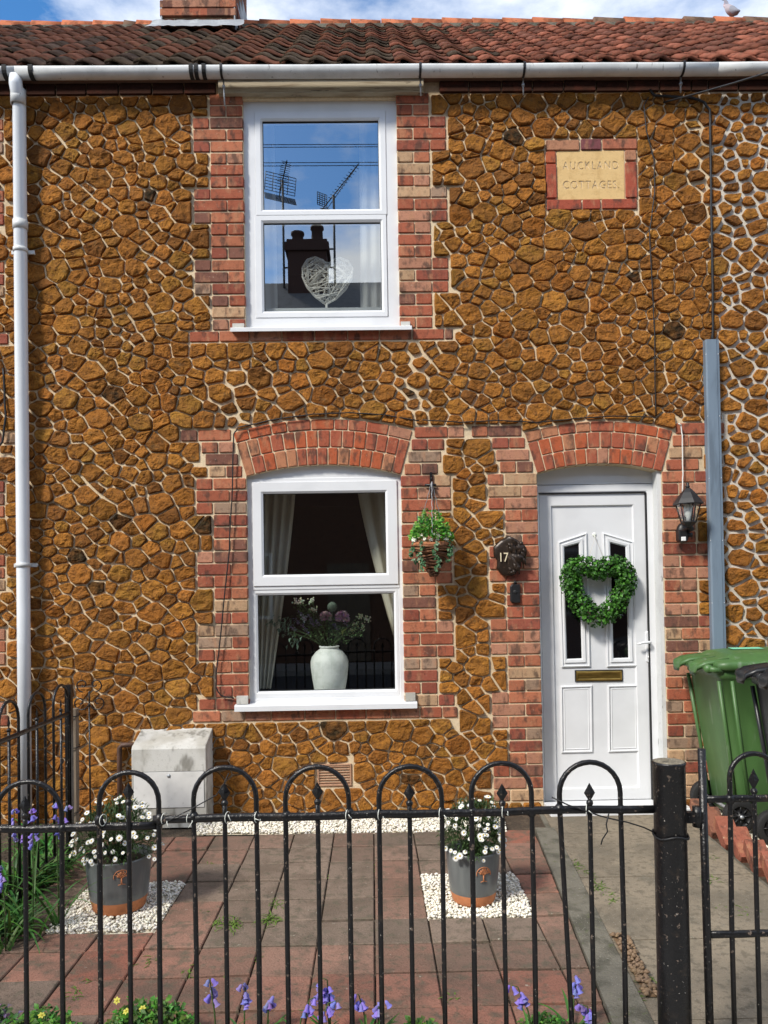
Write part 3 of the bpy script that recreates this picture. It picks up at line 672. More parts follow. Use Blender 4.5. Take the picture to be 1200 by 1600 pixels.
# ---- name plaque with cut lettering
def text_mesh(body, size, spacing=1.0, extrude=.01, off=0.0):
    cu = bpy.data.curves.new('lettering', 'FONT'); cu.body = body; cu.size = size; cu.space_character = spacing; cu.extrude = extrude; cu.offset = off; cu.align_x = 'CENTER'; cu.align_y = 'CENTER'; cu.resolution_u = 3
    o = bpy.data.objects.new('lettering', cu); C.objects.link(o); dg = bpy.context.evaluated_depsgraph_get(); dg.update()
    me = bpy.data.meshes.new_from_object(o.evaluated_get(dg)); C.objects.unlink(o); bpy.data.objects.remove(o); return me
st = prect(870.5, 236, 975.5, 312.5, 0)
b = MB(); b.ring(st, [(0, .04), (0, -.002), (.003, -.004)], True, True); plaque = b.obj('name_plaque', 'plaque_stone', house)
cut = bpy.data.meshes.new('lettering_cut'); import bmesh
bm = bmesh.new()
def put_text(body, px, py, wpx, hpx, sp):
    me = text_mesh(body, .1, sp, .016, .0006); p = W(px, py, 0)
    xs = [v.co.x for v in me.vertices]; zs = [v.co.y for v in me.vertices]
    kx = (wpx/231)/(max(xs)-min(xs)); kz = (hpx/231)/(max(zs)-min(zs)); mx_ = (max(xs)+min(xs))/2; mz = (max(zs)+min(zs))/2
    for v in me.vertices: v.co = Vector((p.x+(v.co.x-mx_)*kx, -.0095-v.co.z, p.z+(v.co.y-mz)*kz))
    bm.from_mesh(me)
put_text('AUCKLAND', 922.5, 259, 89, 13, 1.25); put_text('COTTAGES.', 923.5, 289, 90, 13, 1.15); put_text('- . - . - . -', 922, 273, 27, 2.0, 1.0)
bm.to_mesh(cut); bm.free()
co = bpy.data.objects.new('lettering_cut', cut); C.objects.link(co)
md = plaque.modifiers.new('cut', 'BOOLEAN'); md.object = co; md.operation = 'DIFFERENCE'; md.solver = 'EXACT'; md.use_self = True
co.location = wloc(plaque)*0; dg = bpy.context.evaluated_depsgraph_get(); dg.update()
new = bpy.data.meshes.new_from_object(plaque.evaluated_get(dg)); print('plaque faces', len(new.polygons)); plaque.modifiers.clear()
if len(new.polygons) > 60: plaque.data = new
C.objects.unlink(co); bpy.data.objects.remove(co)
def pb(x0, y0, x1, y1, c): brick_obj(prect(x0, y0, x1, y1, YF), c, plaque, yf=-.014)
RED, PNK, DRK = (.36, .085, .05), (.42, .20, .115), (.19, .065, .07)
for a in ((853,219,905,235,PNK),(908,217.5,939,234,DRK),(942,217,995,233,(.40,.14,.08)),(853,237,868.5,255,(.42,.11,.05)),(853.5,257,869.5,310,RED),(977,235,994,251,PNK),(977.5,253.5,995,309,RED),(855,312.5,908,328,RED),(911,312,938,327,(.34,.075,.045)),(941,311,995,326,RED)): pb(*a)

# ---- air vent in the plinth
b = MB(); q = prect(496, 1194, 549, 1228, -.01); b.ring(q, [(0, .02), (0, -.010), (.002, -.012), (.009, -.012), (.011, -.004), (.012, .006)], True); vent = b.obj('air_vent', 'terracotta_pale', house)
zs = inset(q, .012); 
for k in range(7):
    z = zs[0][1]+(k+.5)*(zs[2][1]-zs[0][1])/7; b = MB(); b.obox(Matrix.Translation(((zs[0][0]+zs[1][0])/2, -.004, z)) @ Matrix.Rotation(R(-35), 4, 'X'), (zs[1][0]-zs[0][0], .014, .004)); b.obj('louvre', 'terracotta_pale', vent)

# ---- timber lintel above the upper window
b = MB(); b.loft([[(x, -.045, Z(500, 151.5)+U(-.002,.002)), (x, -.045, Z(500, 126)), (x, .1, Z(500, 126)), (x, .1, Z(500, 151.5))] for x in [X(343,140)+i*(X(661,140)-X(343,140))/8 for i in range(9)]]); b.obj('lintel', 'timber_old', house)
b = MB(); b.box((UW['xl']+DXL-.1, -.045, Z(500, 151.5)), (UW['xr']+DXL+.1, .1, Z(500, 126))); b.obj('lintel', 'timber_old', house_l)

# ---- roof: pantiles, ridge, chimney
YE = -.09; ZE = Z(600, 98.5, YE); YR = 2.6; ZRG = Z(600, 40, YR); SL = math.atan2(ZRG-ZE, YR-YE); LEN = math.hypot(ZRG-ZE, YR-YE)
TW, GA, NR = .196, LEN/14.0, 14
def tile_mesh(name, seed):
    rr = random.Random(seed); b = MB(True); nx = 9; prof = []
    for i in range(nx):
        u = i/(nx-1); x = (u-.5)*(TW+.035); h = .022*math.cos((u-.22)*2*math.pi*.98)*(1 if u < .62 else .75); prof.append((x, h))
    L = GA+.07; rings = []
    for s_, dz in ((0, 0), (.5, .003), (1, 0)): rings.append([(x, s_*L, h+dz+rr.uniform(-.001,.001)) for x, h in prof] + [(x, s_*L, h-.017) for x, h in reversed(prof)])
    b.loft(rings, True, True, True, False); return b
TILES = [tile_mesh('roof_tile', s_) for s_ in range(3)]
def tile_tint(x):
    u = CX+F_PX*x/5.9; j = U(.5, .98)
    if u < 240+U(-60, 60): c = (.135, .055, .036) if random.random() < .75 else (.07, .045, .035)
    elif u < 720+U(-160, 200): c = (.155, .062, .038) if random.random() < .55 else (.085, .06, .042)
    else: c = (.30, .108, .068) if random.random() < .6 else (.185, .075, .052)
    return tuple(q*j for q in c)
RM = Matrix.Rotation(SL, 4, 'X')
def make_roof(h, xa, xb, name='roof'):
    b = MB(); p = [(YE+.06, ZE-.10), (YR, ZRG-.09), (YR+2.6, ZRG-.09-2.6*math.tan(SL)), (YR+2.6, Z_EAVE-.1), (.24, Z_EAVE-.1+.0), (.24, ZE-.1+.1)]
    p = [(YE+.03, ZE-.06), (YR, ZRG-.08), (2*YR-YE, ZE-.09), (2*YR-YE, ZE-.16), (YR, ZRG-.2), (YE+.13, ZE-.075), (YE+.03, ZE-.075)]
    b.loft([[(xa, y, z) for y, z in p], [(xb, y, z) for y, z in p]]); return b.obj('roof', 'render_dark', h)
roofs = {}
for key, h, xa, xb in (('l', house_l, XMIN, XA), ('m', house, XA, XB), ('r', house_r, XB, XMAX)):
    rf = make_roof(h, xa, xb); roofs[key] = rf; n = max(1, round((xb-xa)/TW)); rest = MB(); cnt = 0
    for r_ in range(NR):
        for k in range(n):
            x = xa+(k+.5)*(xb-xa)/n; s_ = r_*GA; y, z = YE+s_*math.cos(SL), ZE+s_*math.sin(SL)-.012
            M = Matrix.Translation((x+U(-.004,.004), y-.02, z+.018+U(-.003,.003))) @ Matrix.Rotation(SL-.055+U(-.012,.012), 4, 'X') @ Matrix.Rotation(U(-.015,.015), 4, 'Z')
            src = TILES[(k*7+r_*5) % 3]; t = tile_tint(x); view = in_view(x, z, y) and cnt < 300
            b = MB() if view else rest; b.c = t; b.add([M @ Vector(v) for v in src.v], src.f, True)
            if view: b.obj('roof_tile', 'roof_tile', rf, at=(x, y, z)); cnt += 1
    if rest.v: rest.obj('tiling', 'roof_tile', rf, kind='stuff')
    x = xa; rest = MB()
    while x < xb-.05:
        L = min(.31, xb-x); view = in_view(x+L/2, ZRG, YR); b = MB() if view else rest; j = U(.8, 1.15); b.c = (.42*j, .14*j, .07*j) if not (key == 'm' and x < X(330, 40, YR) + .1 and False) else (.1, .08, .06)
        if random.random() < .18: b.c = (.16, .10, .07)
        dz = U(-.006, .006)
        b.loft([[(x+e*(L-.008)+.004, YR+r0*math.cos(a), ZRG-.085+dz+(r0+.012*(e == 0))*math.sin(a)) for a in [math.pi*i/8 for i in range(9)]] for e, r0 in ((0, .125), (1, .118))], True, True, False, True)
        if view: b.obj('ridge_tile', 'roof_tile', rf, at=(x+L/2, YR, ZRG))
        x += L
    if rest.v: rest.obj('ridge', 'roof_tile', rf, kind='stuff')
    b = MB(); b.box((xa, YR-.14, ZRG-.115), (xb, YR+.14, ZRG-.078), 0); b.obj('ridge_bedding', 'concrete_mossy', rf)
# back wall of the row, so that the roof rests on something
for h, xa, xb in ((house_l, XMIN, XA), (house, XA, XB), (house_r, XB, XMAX)):
    b = MB(); b.box((xa, 2*YR-YE-.35, -.3), (xb, 2*YR-YE-.1, ZE-.1)); b.obj('back_wall', 'render_dark', h)

YC0, YC1 = 2.15, 2.95; cx0, cx1 = X(254, 28, YC0), X(366, 26, YC0); zc0 = ZRG-.55; zc1 = ZRG+.95
b = MB(); b.box((cx0+.006, YC0+.008, zc0), (cx1-.006, YC1-.008, zc1)); chim = b.obj('chimney', 'mortar', house)
z = Z(310, 52, YC0)-.09; k = 0; ph = .081
while z < zc1-.02:
    off = 0 if k % 2 else .11; st_ = .024 if (k % 12) in (3, 4) else 0
    x = cx0-off
    while x < cx1-.01:
        a, c_ = max(x, cx0)-st_, min(x+.2185, cx1)+st_*(x+.2185 >= cx1)
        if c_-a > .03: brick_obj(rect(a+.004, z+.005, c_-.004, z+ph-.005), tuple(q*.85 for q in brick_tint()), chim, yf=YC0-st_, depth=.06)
        x += .2245
    for sx, xs in ((1, cx1+st_), (-1, cx0-st_)):
        y = YC0-st_+.065 - (0 if k % 2 == 0 else .1)
        while y < YC1-.02:
            a, c_ = max(y, YC0-st_+.065), min(y+.2185, YC1)
            if c_-a > .03:
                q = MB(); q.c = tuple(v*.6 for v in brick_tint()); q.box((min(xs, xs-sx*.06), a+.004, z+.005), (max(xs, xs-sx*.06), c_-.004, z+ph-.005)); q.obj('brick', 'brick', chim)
            y += .2245
    z += ph; k += 1
b = MB(True); n = 22; rows = []                    # lead flashing dressed over the tiles
for j, (oy, oz) in enumerate(((-.02, .05), (-.025, .02), (-.06, -.03), (-.24, -.0))):
    rr = []
    for i in range(n):
        u = i/(n-1); x = cx0-.10+(cx1-cx0+.20)*u; y = YC0+oy; zz = (ZE+(y-YE)*math.tan(SL)+.075) if j >= 2 else (ZE+(YC0-.03-YE)*math.tan(SL)+.07+oz)
        rr.append((x+U(-.004,.004), y+(.02*mnoise.noise((x*9, j, 0)) if j == 3 else 0), zz+.014*mnoise.noise((x*14, j*3, 1))))
    rows.append(rr)
b.loft(rows, False, False, False, True); b.obj('flashing', 'lead', chim)
for sx, xs in ((1, cx1), (-1, cx0)):
    b = MB()
    for i in range(5):
        y0_ = YC0+i*.16-.02; z0_ = ZE+(min(y0_, YR)-YE)*math.tan(SL)+.05; b.box((min(xs, xs+sx*.012), y0_, z0_-.04), (max(xs, xs+sx*.012)+.0, y0_+.17, z0_+.20+.01*i))
    b.obj('step_flashing', 'lead', chim)
for kx in (.3, .7):
    b = MB(True); b.lathe([(.12, 0), (.13, .04), (.105, .08), (.10, .36), (.12, .39), (.12, .42), (.09, .42), (.085, .2)], 20, Matrix.Translation((cx0+(cx1-cx0)*kx, (YC0+YC1)/2, zc1)), False, True); b.obj('chimney_pot', 'terracotta', chim)
b = MB(); b.box((cx0-.04, YC0-.04, zc1-.005), (cx1+.04, YC1+.04, zc1+.03)); b.obj('chimney_cap', 'concrete', chim)

# ---- gutter and downpipe
YG = -.135; ZG = Z(600, 99, YG-.05); rg = .046
def gutter(h, xa, xb):
    b = MB(True); n = 12
    o = [(YG-rg*math.cos(math.pi*i/n), ZG-.012-rg*math.sin(math.pi*i/n)*1.0) for i in range(n+1)]; o = [(YG-rg, ZG)]+o+[(YG+rg, ZG)]
    i_ = [(YG+(y-YG)*.94, z+.004 if z < ZG else z) for y, z in reversed(o)]
    b.loft([[(x, y, z+.0012*math.sin(x*5)) for y, z in o+i_] for x in [xa+(xb-xa)*k/12 for k in range(13)]], True, True, True, True); return b.obj('gutter', 'upvc_old', h)
gut = gutter(house, XA, XB); gutter(house_l, XMIN, XA); gutter(house_r, XB, XMAX)
def strap(h, px, w, m, name='gutter_bracket', rod=False, gr=1.07):
    x = X(px, 115, YG-rg); n = 10; b = MB()
    o = [(YG-rg*gr*math.cos(math.pi*i/n), ZG-.012-rg*gr*math.sin(math.pi*i/n)) for i in range(n+1)]; o = [(YG-rg*gr, ZG+.006)]+o+[(YG+rg*gr, ZG+.006)]
    i_ = [(YG+(y-YG)*.93, z+.004) for y, z in reversed(o)]
    b.loft([[(x+e*w/2, y, z) for y, z in o+i_] for e in (-1, 1)]); s_ = b.obj(name, m, h)
    if rod:
        b = MB(True); zb = ZG-.012-rg; L = {345: .16, 657: .10, 820: .10, 1070: .09}[px]; b.tube([(x+.004, YG+.03, zb+.03), (x+.004, YG+.035, zb-L*.4), (x+.007, YG+.045, zb-L)], .0055, 6); b.tube([(x+.004, YG+.033, zb-.03), (x+.004, YG+.033, zb-.045)], .011, 6); b.obj('hanger_rod', 'galv', s_)
for px in (345, 657, 820, 1070): strap(house, px, .016, 'black_plastic', 'gutter_bracket', True)
for px in (298, 306, 318): strap(house, px, .026, 'rubber', 'gutter_union', False, 1.10)
for px in (6, 47): strap(house_l if px < 40 else house, px, .030, 'rubber', 'gutter_union', False, 1.10)
xd = (X(28, 150, -.085)+X(40, 1085, -.085))/2; rd = .042; zj = ZG-.012-rg
b = MB(True); b.tube([(xd, YG, zj+.02), (xd, YG, zj-.035), (xd, -.11, zj-.08), (xd, -.085, zj-.13), (xd, -.085, 1.4), (xd, -.085, .03)], rd, 18)
dp = b.obj('downpipe', 'upvc_clean', house_l)
for zz, hh in ((Z(33, 352, -.085), .06), (Z(29, 152, -.1), .10)):
    b = MB(True); b.lathe([(rd, -hh/2), (rd+.006, -hh/2), (rd+.006, hh/2), (rd, hh/2)], 18, Matrix.Translation((xd, -.085 if zz < Z(33, 300) else -.1, zz)), False, False); b.obj('pipe_socket', 'upvc_old', dp)
for py in (391, 883):
    zz = Z(34, py, -.085); b = MB(True); b.lathe([(rd, -.014), (rd+.005, -.014), (rd+.005, .014), (rd, .014)], 18, Matrix.Translation((xd, -.085, zz)), False, False)
    b.box((xd-.075, -.085+rd-.012, zz-.012), (xd+.078, -.085+rd-.002, zz+.012)); b.tube([(xd+.065, -.04, zz), (xd+.065, .0, zz)], .006, 6); b.tube([(xd-.065, -.04, zz), (xd-.065, .0, zz)], .006, 6); b.obj('pipe_clip', 'upvc_old', dp)
# ------------------------------------------------------------------ the ground: garden paving, path, beds, street
def slab_obj(name, poly, z0, z1, m, parent=None): b = MB(); b.slab(poly, z0, z1); return b.obj(name, m, parent)
struct(slab_obj('ground', [(-300,-300),(300,-300),(300,300),(-300,300)], -.42, -.40, 'asphalt'))
struct(slab_obj('road', [(-60,-9.2),(60,-9.2),(60,-4.75),(-60,-4.75)], -.40, -.116, 'asphalt'))
YFN = -2.9                                        # line of the front fence
struct(slab_obj('pavement', [(-60,-4.6),(60,-4.6),(60,YFN-.06),(-60,YFN-.06)], -.40, -.012, 'paving_slab'))
kb = struct(slab_obj('kerb', [(-60,-4.75),(60,-4.75),(60,-4.6),(-60,-4.6)], -.40, -.008, 'concrete'))
struct(slab_obj('far_pavement', [(-60,-10.6),(60,-10.6),(60,-9.2),(-60,-9.2)], -.40, -.012, 'paving_slab'))
gbase = struct(slab_obj('garden_ground', [(-6,YFN-.06),(8.5,YFN-.06),(8.5,.0),(-6,.0)], -.40, -.022, 'soil'))
# concrete path from the gate to the front door, in poured bays
def gp(px, py, z=0.0): q = G(px, py, z); return (q.x, q.y)
pl0, pl1 = gp(862, 1296), gp(1012, 1592); pr0, pr1 = gp(1108, 1310), gp(1262, 1440)
pathL = lambda y: pl0[0]+(pl1[0]-pl0[0])*(y-pl0[1])/(pl1[1]-pl0[1])
pathR = lambda y: pr0[0]+(pr1[0]-pr0[0])*(y-pr0[1])/(pr1[1]-pr0[1])
path = struct(slab_obj('path', [(pathL(YFN-.05)-.02, YFN-.05), (pathR(YFN-.05)+.03, YFN-.05), (pathR(-.05)+.03, -.005), (pathL(-.05)-.02, -.005)], -.3, -.009, 'concrete_mossy'))
ys = [-.07, -.55, -1.25, -1.95, -2.55, YFN-.04]
for i in range(len(ys)-1):
    a, c = ys[i]-.004, ys[i+1]+.004
    b = MB(); b.slab([(pathL(c)+.004, c), (pathR(c), c), (pathR(a), a), (pathL(a)+.004, a)], -.012, U(.0, .003)); b.obj('slab', 'concrete', path)
# mossy edging strip along the path
e = [gp(836, 1296), gp(866, 1296), gp(1030, 1620), gp(965, 1620)]
b = MB(); b.slab([e[0], e[3], e[2], e[1]], -.1, .012); struct(b.obj('path_edging', 'concrete_mossy'))
edgL = lambda y: e[0][0]+(e[3][0]-e[0][0])*(y-e[0][1])/(e[3][1]-e[0][1])
# quarry tile paving
TX0, TS = G(585, 1388).x, .2435
y_top = G(560, 1301).y
paving = struct(slab_obj('paving', [(-1.72, YFN+.28), (edgL(YFN+.28)-.004, YFN+.28), (edgL(y_top)-.004, y_top+.005), (-1.72, y_top+.005)], -.1, -.012, 'soil'))
PEB = []                                          # cells taken by white pebbles
pb_r = [gp(662, 1368), gp(797, 1366), gp(829, 1434), gp(669, 1436)]
pb_l = [gp(135, 1383), gp(292, 1379), gp(238, 1456), gp(80, 1459)]
def inside(p, poly):
    c = False; n = len(poly)
    for i in range(n):
        (x0, y0), (x1, y1) = poly[i], poly[(i+1)%n]
        if (y0 > p[1]) != (y1 > p[1]) and p[0] < (x1-x0)*(p[1]-y0)/(y1-y0)+x0: c = not c
    return c
def clip_poly(p, ref):
    for nx, nz, d in edges_of(ref):
        p = clip(p, nx, nz, d)
        if len(p) < 3: return []
    return p
# pebble pockets snapped to the tile grid, as in the photograph
ry = lambda k: y_top-.005-k*.2475
def snapx(x): return TX0+round((x-TX0)/TS*2)/2*TS
PK_R = (snapx(pb_r[0][0]), pb_r[3][1], snapx(pb_r[1][0]), pb_r[0][1]); PK_L = (pb_l[3][0]*.5+pb_l[0][0]*.5, pb_l[3][1], pb_l[1][0]*.5+pb_l[2][0]*.5, pb_l[0][1])
pave_limit = [(-1.68, YFN+.29), (edgL(YFN+.29)-.006, YFN+.29), (edgL(y_top)-.006, y_top), (-1.68, y_top)]
for r_ in range(10):
    y1 = ry(r_); y0 = y1-.2475
    for k in range(-9, 7):
        x0 = TX0+k*TS; p = rect(x0+.003+U(0,.0015), y0+.0070+U(0,.003), x0+TS-.003, y0+.2475-.0060)
        p = clip_poly(p, pave_limit)
        if len(p) < 3: continue
        for pk in (PK_R, PK_L):                   # cut the tile back at a pebble pocket
            if not p: break
            cx, cy = poly_ac(p)[1]
            if pk[0]-.2 < cx < pk[2]+.2 and pk[1]-.2 < cy < pk[3]+.2:
                best = max(((-(cx-pk[0])*1.0, (1,0,pk[0]-.004)), ((cx-pk[2]), (-1,0,-pk[2]-.004)), (-(cy-pk[1]), (0,1,pk[1]-.004)), ((cy-pk[3]), (0,-1,-pk[3]-.004))), key=lambda t: t[0])
                if best[0] <= .02: p = []
                else: p = clip(p, *best[1])
        if len(p) < 3 or poly_ac(p)[0] < .004: continue
        c = poly_ac(p)[1]; b = MB(); j = U(.8, 1.2); k_ = random.random()
        t_ = max(0, min(1, .5+1.1*mnoise.noise((c[0]*1.4+3, c[1]*1.4, 2))+.22+(.25 if (-1.0 < c[0] < .75 and -2.0 < c[1] < -.5) else -.15)+U(-.22,.22)))
        b.c = tuple(j*(u+(v-u)*t_) for u, v in zip((.30, .122, .082), (.19, .142, .108)))
        z = U(-.003, .005); tz = (U(-.012,.012), U(-.012,.012)); q = inset(p, .004)
        rr = [[(x, y, -.012) for x, y in p], [(x, y, z-.004+tz[0]*(x-c[0])*2+tz[1]*(y-c[1])*2) for x, y in p], [(x, y, z+tz[0]*(x-c[0])*2+tz[1]*(y-c[1])*2) for x, y in q]]
        b.loft(rr, False, True); b.obj('tile', 'quarry_tile', paving, at=(c[0], c[1], 0))
# pebbles
def pebbles(name, poly, n, r, label, m='pebble', z0=-.008, hmax=.02, seed=1):
    rr = random.Random(seed); b = MB(True); A, c = poly_ac(poly); xs = [p[0] for p in poly]; ys_ = [p[1] for p in poly]
    b.c = (.8, .75, .66); b.add([(x, y, z0) for x, y in poly], [tuple(range(len(poly)))]); k = 0
    while k < n:
        x, y = rr.uniform(min(xs), max(xs)), rr.uniform(min(ys_), max(ys_))
        if not inside((x, y), poly): continue
        s_ = r*rr.uniform(.6, 1.35); j = rr.uniform(.85, 1.15); b.c = (j, j*rr.uniform(.96, 1.0), j*rr.uniform(.88, 1.0)); z = z0+rr.uniform(.2, 1)*hmax
        M = Matrix.Translation((x, y, z)) @ Matrix.Rotation(rr.uniform(0, 6.3), 4, 'Z') @ Matrix.Rotation(rr.uniform(-.5, .5), 4, 'X')
        o = [(0,0,.62),(1,.1,0),(.3,.85,.05),(-.75,.6,0),(-.95,-.35,.05),(-.1,-.8,0),(.75,-.6,.03),(0,0,-.5)]
        v = [M @ (Vector((p[0]*s_*rr.uniform(.8,1.2), p[1]*s_*rr.uniform(.6,1.0), p[2]*s_*1.1))) for p in o]
        b.add(v, [(0,1,2),(0,2,3),(0,3,4),(0,4,5),(0,5,6),(0,6,1),(7,2,1),(7,3,2),(7,4,3),(7,5,4),(7,6,5),(7,1,6)]); k += 1
    o = b.obj(name, m); o['kind'] = 'stuff'; o['label'] = label; o['category'] = 'pebbles'; return o
P4 = lambda pk: rect(pk[0], pk[1], pk[2], pk[3])
pebbles('white_pebbles', P4(PK_R), 2600, .0092, 'square of white pebbles under the daisy pot nearer the front door', seed=2)
pebbles('white_pebbles', P4(PK_L), 3000, .0092, 'square of white pebbles under the daisy pot nearer the grey meter box', seed=3)
ws = [gp(308, 1303), gp(792, 1299), (gp(800, 1296)[0], -.03), (gp(300, 1272)[0], -.03)]
pebbles('white_pebbles', ws, 6500, .0095, 'long strip of white pebbles along the foot of the stone wall', seed=4)
bn = [(pathR(-1.5)+.17, -1.5), (4.2, -1.5), (4.2, -.03), (pathR(-.03)+.12, -.03)]
pebbles('white_pebbles', bn, 4200, .0135, 'white pebbles under the two wheelie bins', seed=5)
lp = [gp(955, 1462), gp(978, 1462), gp(1030, 1560), gp(1010, 1560)]
pebbles('brown_gravel', lp, 160, .013, 'brown gravel spilled along the mossy path edging', m='pebble_brown', z0=.006, hmax=.014, seed=6)
# red brick edging set on edge between path and bins
for k in range(6):
    t0 = W(1120+k*24, 1342+k*15, 0); q = G(1100+k*27, 1318+k*22); y = -.35-k*.2; x = pathR(y)+.085
    M = Matrix.Translation((x, y, .045)) @ Matrix.Rotation(R(-8+U(-4,4)), 4, 'Z') @ Matrix.Rotation(R(28+U(-5,5)), 4, 'X')
    b = MB(); b.c = (.25*U(.85,1.2), .10, .065); b.obox(M, (.10, .205, .066), .004); o = b.obj('edging_brick', 'brick', at=(x, y, .0)); tag(o, 'tilted red brick in the sawtooth edging between path and bins', 'brick', 'sawtooth edging bricks')

# ------------------------------------------------------------------ iron fences, post and gate
def spear(b, x, y, z, h=.052, w=.017):
    b.add([(x, y, z-.006), (x-w, y, z+h*.42), (x, y-.006, z+h*.40), (x+w, y, z+h*.42), (x, y, z+h), (x, y+.006, z+h*.40)], [(0,2,1),(0,3,2),(1,2,4),(2,3,4),(0,1,5),(0,5,3),(1,4,5),(5,4,3)])
    b.ball((x, y, z-.008), .011, 8, 5)
RB = .0076
def hoop(parent, xa, xb, zr, ztop, z0, y, bend=(0, 0)):
    r = (xb-xa)/2; xm = (xa+xb)/2; zc = ztop-r; pts = []
    pts.append((xa+bend[0], y, z0)); pts.append((xa+bend[0]*.5, y+.003, (z0+zr)/2)); pts.append((xa, y, zr))
    for i in range(15): a = math.pi-math.pi*i/14; pts.append((xm+r*math.cos(a), y, zc+r*math.sin(a)))
    pts += [(xb, y, zr), (xb+bend[1]*.5, y-.003, (z0+zr)/2), (xb+bend[1], y, z0)]
    pts = [(p[0]+mnoise.noise((xa*9, p[2]*3, 1))*.006*(1 if p[2] < zr else .3), p[1]+mnoise.noise((xb*7, p[2]*3, 5))*.006, p[2]) for p in pts]
    b = MB(True); b.tube(pts, [RB*U(.94, 1.1) for _ in pts], 9); o = b.obj('hoop', 'black_paint', parent)
    for x in (xa, xb): q = MB(True); q.ball((x+U(-.003,.003), y, zr+U(-.004,.004)), .0145, 8, 6, (1.05, 1, U(1, 1.4))); q.obj('weld', 'black_paint', o)
    return o
def bar(parent, x, zr, z0, y, zt, bend=0.0, h=.052):
    b = MB(True); b.tube([(x+bend, y, z0), (x+bend*.4, y, (z0+zr)/2), (x, y, zr), (x, y, zt)], RB*.95, 9); o = b.obj('bar', 'black_paint', parent)
    b = MB(); spear(b, x, y, zt, h); b.obj('finial', 'black_paint', o)
def rail(parent, p0, p1, r=.0115, wob=.002, name='rail'):
    p0, p1 = Vector(p0), Vector(p1); n = 16; b = MB(True)
    pts = [p0.lerp(p1, i/n)+Vector((0, 0, U(-wob, wob))) for i in range(n+1)]; d = (p1-p0).normalized(); sd_ = Vector((-d.y, d.x, 0)).normalized()
    b.loft([[p+sd_*(r*.75*math.cos(2*math.pi*k/10))*U(.9,1.1)+Vector((0,0,r*1.05*math.sin(2*math.pi*k/10)))*U(.93,1.07) for k in range(10)] for p in pts], True, True, True, True)
    return b.obj(name, 'black_paint', parent)
fp = lambda px, py: W(px, py, YFN)
ffr = thing('iron_fence', 'black hoop-topped iron railing panel in front of the two daisy pots', 'fence', (fp(640, 1270).x, YFN, 0))
zrl = lambda px: fp(px, 1279-(px-245)*16/775).z
zb0 = .02
rail(ffr, (fp(240, 1280).x, YFN-.004, zrl(240)), (fp(1030, 1262).x, YFN-.004, zrl(1030)))
rail(ffr, (fp(240, 1280).x, YFN-.004, .10), (fp(1040, 1262).x, YFN-.004, .10))
for xa, xb, tp, bend in ((155, 248, 1203, (0,0)), (303, 401, 1195, (0,0)), (446, 545, 1194, (0,0)), (592, 690, 1193, (0,0)), (737, 831, 1188, (0,0)), (875, 970, 1187, (.028, 0))):
    xm = (xa+xb)/2; A, B_ = fp(xa, 1265).x, fp(xb, 1265).x
    hoop(ffr, A, B_, zrl(xm), fp(xm, tp+4).z, zb0, YFN, bend); bar(ffr, (A+B_)/2+U(-.003,.003), zrl(xm), zb0, YFN, fp(xm, 1250).z+U(-.003,.003))
ffl = thing('iron_fence', 'black iron railing panel with rusty joint in front of the bluebell bed', 'fence', (fp(60, 1290).x, YFN, 0))
zr2 = fp(120, 1294).z
rail(ffl, (fp(-420, 1300).x, YFN+.008, zr2-.004), (fp(252, 1290).x, YFN+.008, zr2)); rail(ffl, (fp(-420, 1300).x, YFN+.008, .10), (fp(252, 1290).x, YFN+.008, .10))
for xa, xb in ((-10, 95), (-160, -62), (-310, -212)):
    A, B_ = fp(xa, 1265).x, fp(xb, 1265).x; hoop(ffl, A, B_, zr2, fp(45, 1222).z, zb0, YFN+.008); bar(ffl, (A+B_)/2-.01, zr2, zb0, YFN+.008, fp(30, 1272).z)
pst = thing('gate_post', 'thick round black gate post with weathered mossy top', 'post', (fp(1046, 1400).x, YFN, 0))
xp = fp(1043, 1190).x; zp = fp(1043, 1188).z; rp_ = .0465
b = MB(True); b.lathe([(rp_*1.03, -.05), (rp_*1.02, .4), (rp_, zp-.01), (rp_*1.04, zp-.008), (rp_*1.04, zp-.001), (rp_*.97, zp)], 30, Matrix.Translation((xp, YFN-.01, 0)), True, False); b.obj('shaft', 'black_paint', pst)
b = MB(True); b.lathe([(rp_*.97, zp), (rp_*.6, zp+.003), (rp_*.2, zp+.001), (.001, zp+.003)], 22, Matrix.Translation((xp, YFN-.01, 0)), False, False); b.obj('cap', 'post_top', pst)
b = MB(True); b.tube([(xp+(rp_+.004)*math.cos(a), YFN-.01+(rp_+.004)*math.sin(a), fp(1043, 1302).z+.006*math.sin(3*a)) for a in [2*math.pi*i/20 for i in range(21)]], .0035, 5); b.obj('wire_tie', 'cable_black', pst)
# gate
gt = thing('iron_gate', 'black iron garden gate with hoop top beside the thick post', 'gate', (fp(1180, 1300).x, YFN, 0))
xs_ = fp(1098, 1250).x; z1_ = fp(1150, 1248).z; z2_ = fp(1150, 1459).z
b = MB(True); b.tube([(xs_+.006, YFN, .05), (xs_+.003, YFN, .5), (xs_, YFN, fp(1097, 1170).z)], .0125, 8); b.obj('stile', 'black_paint', gt)
xg = xs_+.86; b = MB(True); b.tube([(xg, YFN, .05), (xg, YFN, fp(1097, 1170).z)], .0125, 8); b.obj('stile', 'black_paint', gt)
for z in (z1_, z2_, .12): rail(gt, (xs_, YFN, z), (xg, YFN, z), .0105, .0008)
xh = fp(1139, 1200).x; wd = (fp(1177, 1200).x-xh)*2
for k in range(3):
    x0 = xh+k*(wd+.09); A = hoop(gt, x0, x0+wd, z1_, fp(1180, 1177).z, .12, YFN); bar(gt, x0+wd/2, z1_, .12, YFN, fp(1177, 1232).z, 0, .06)
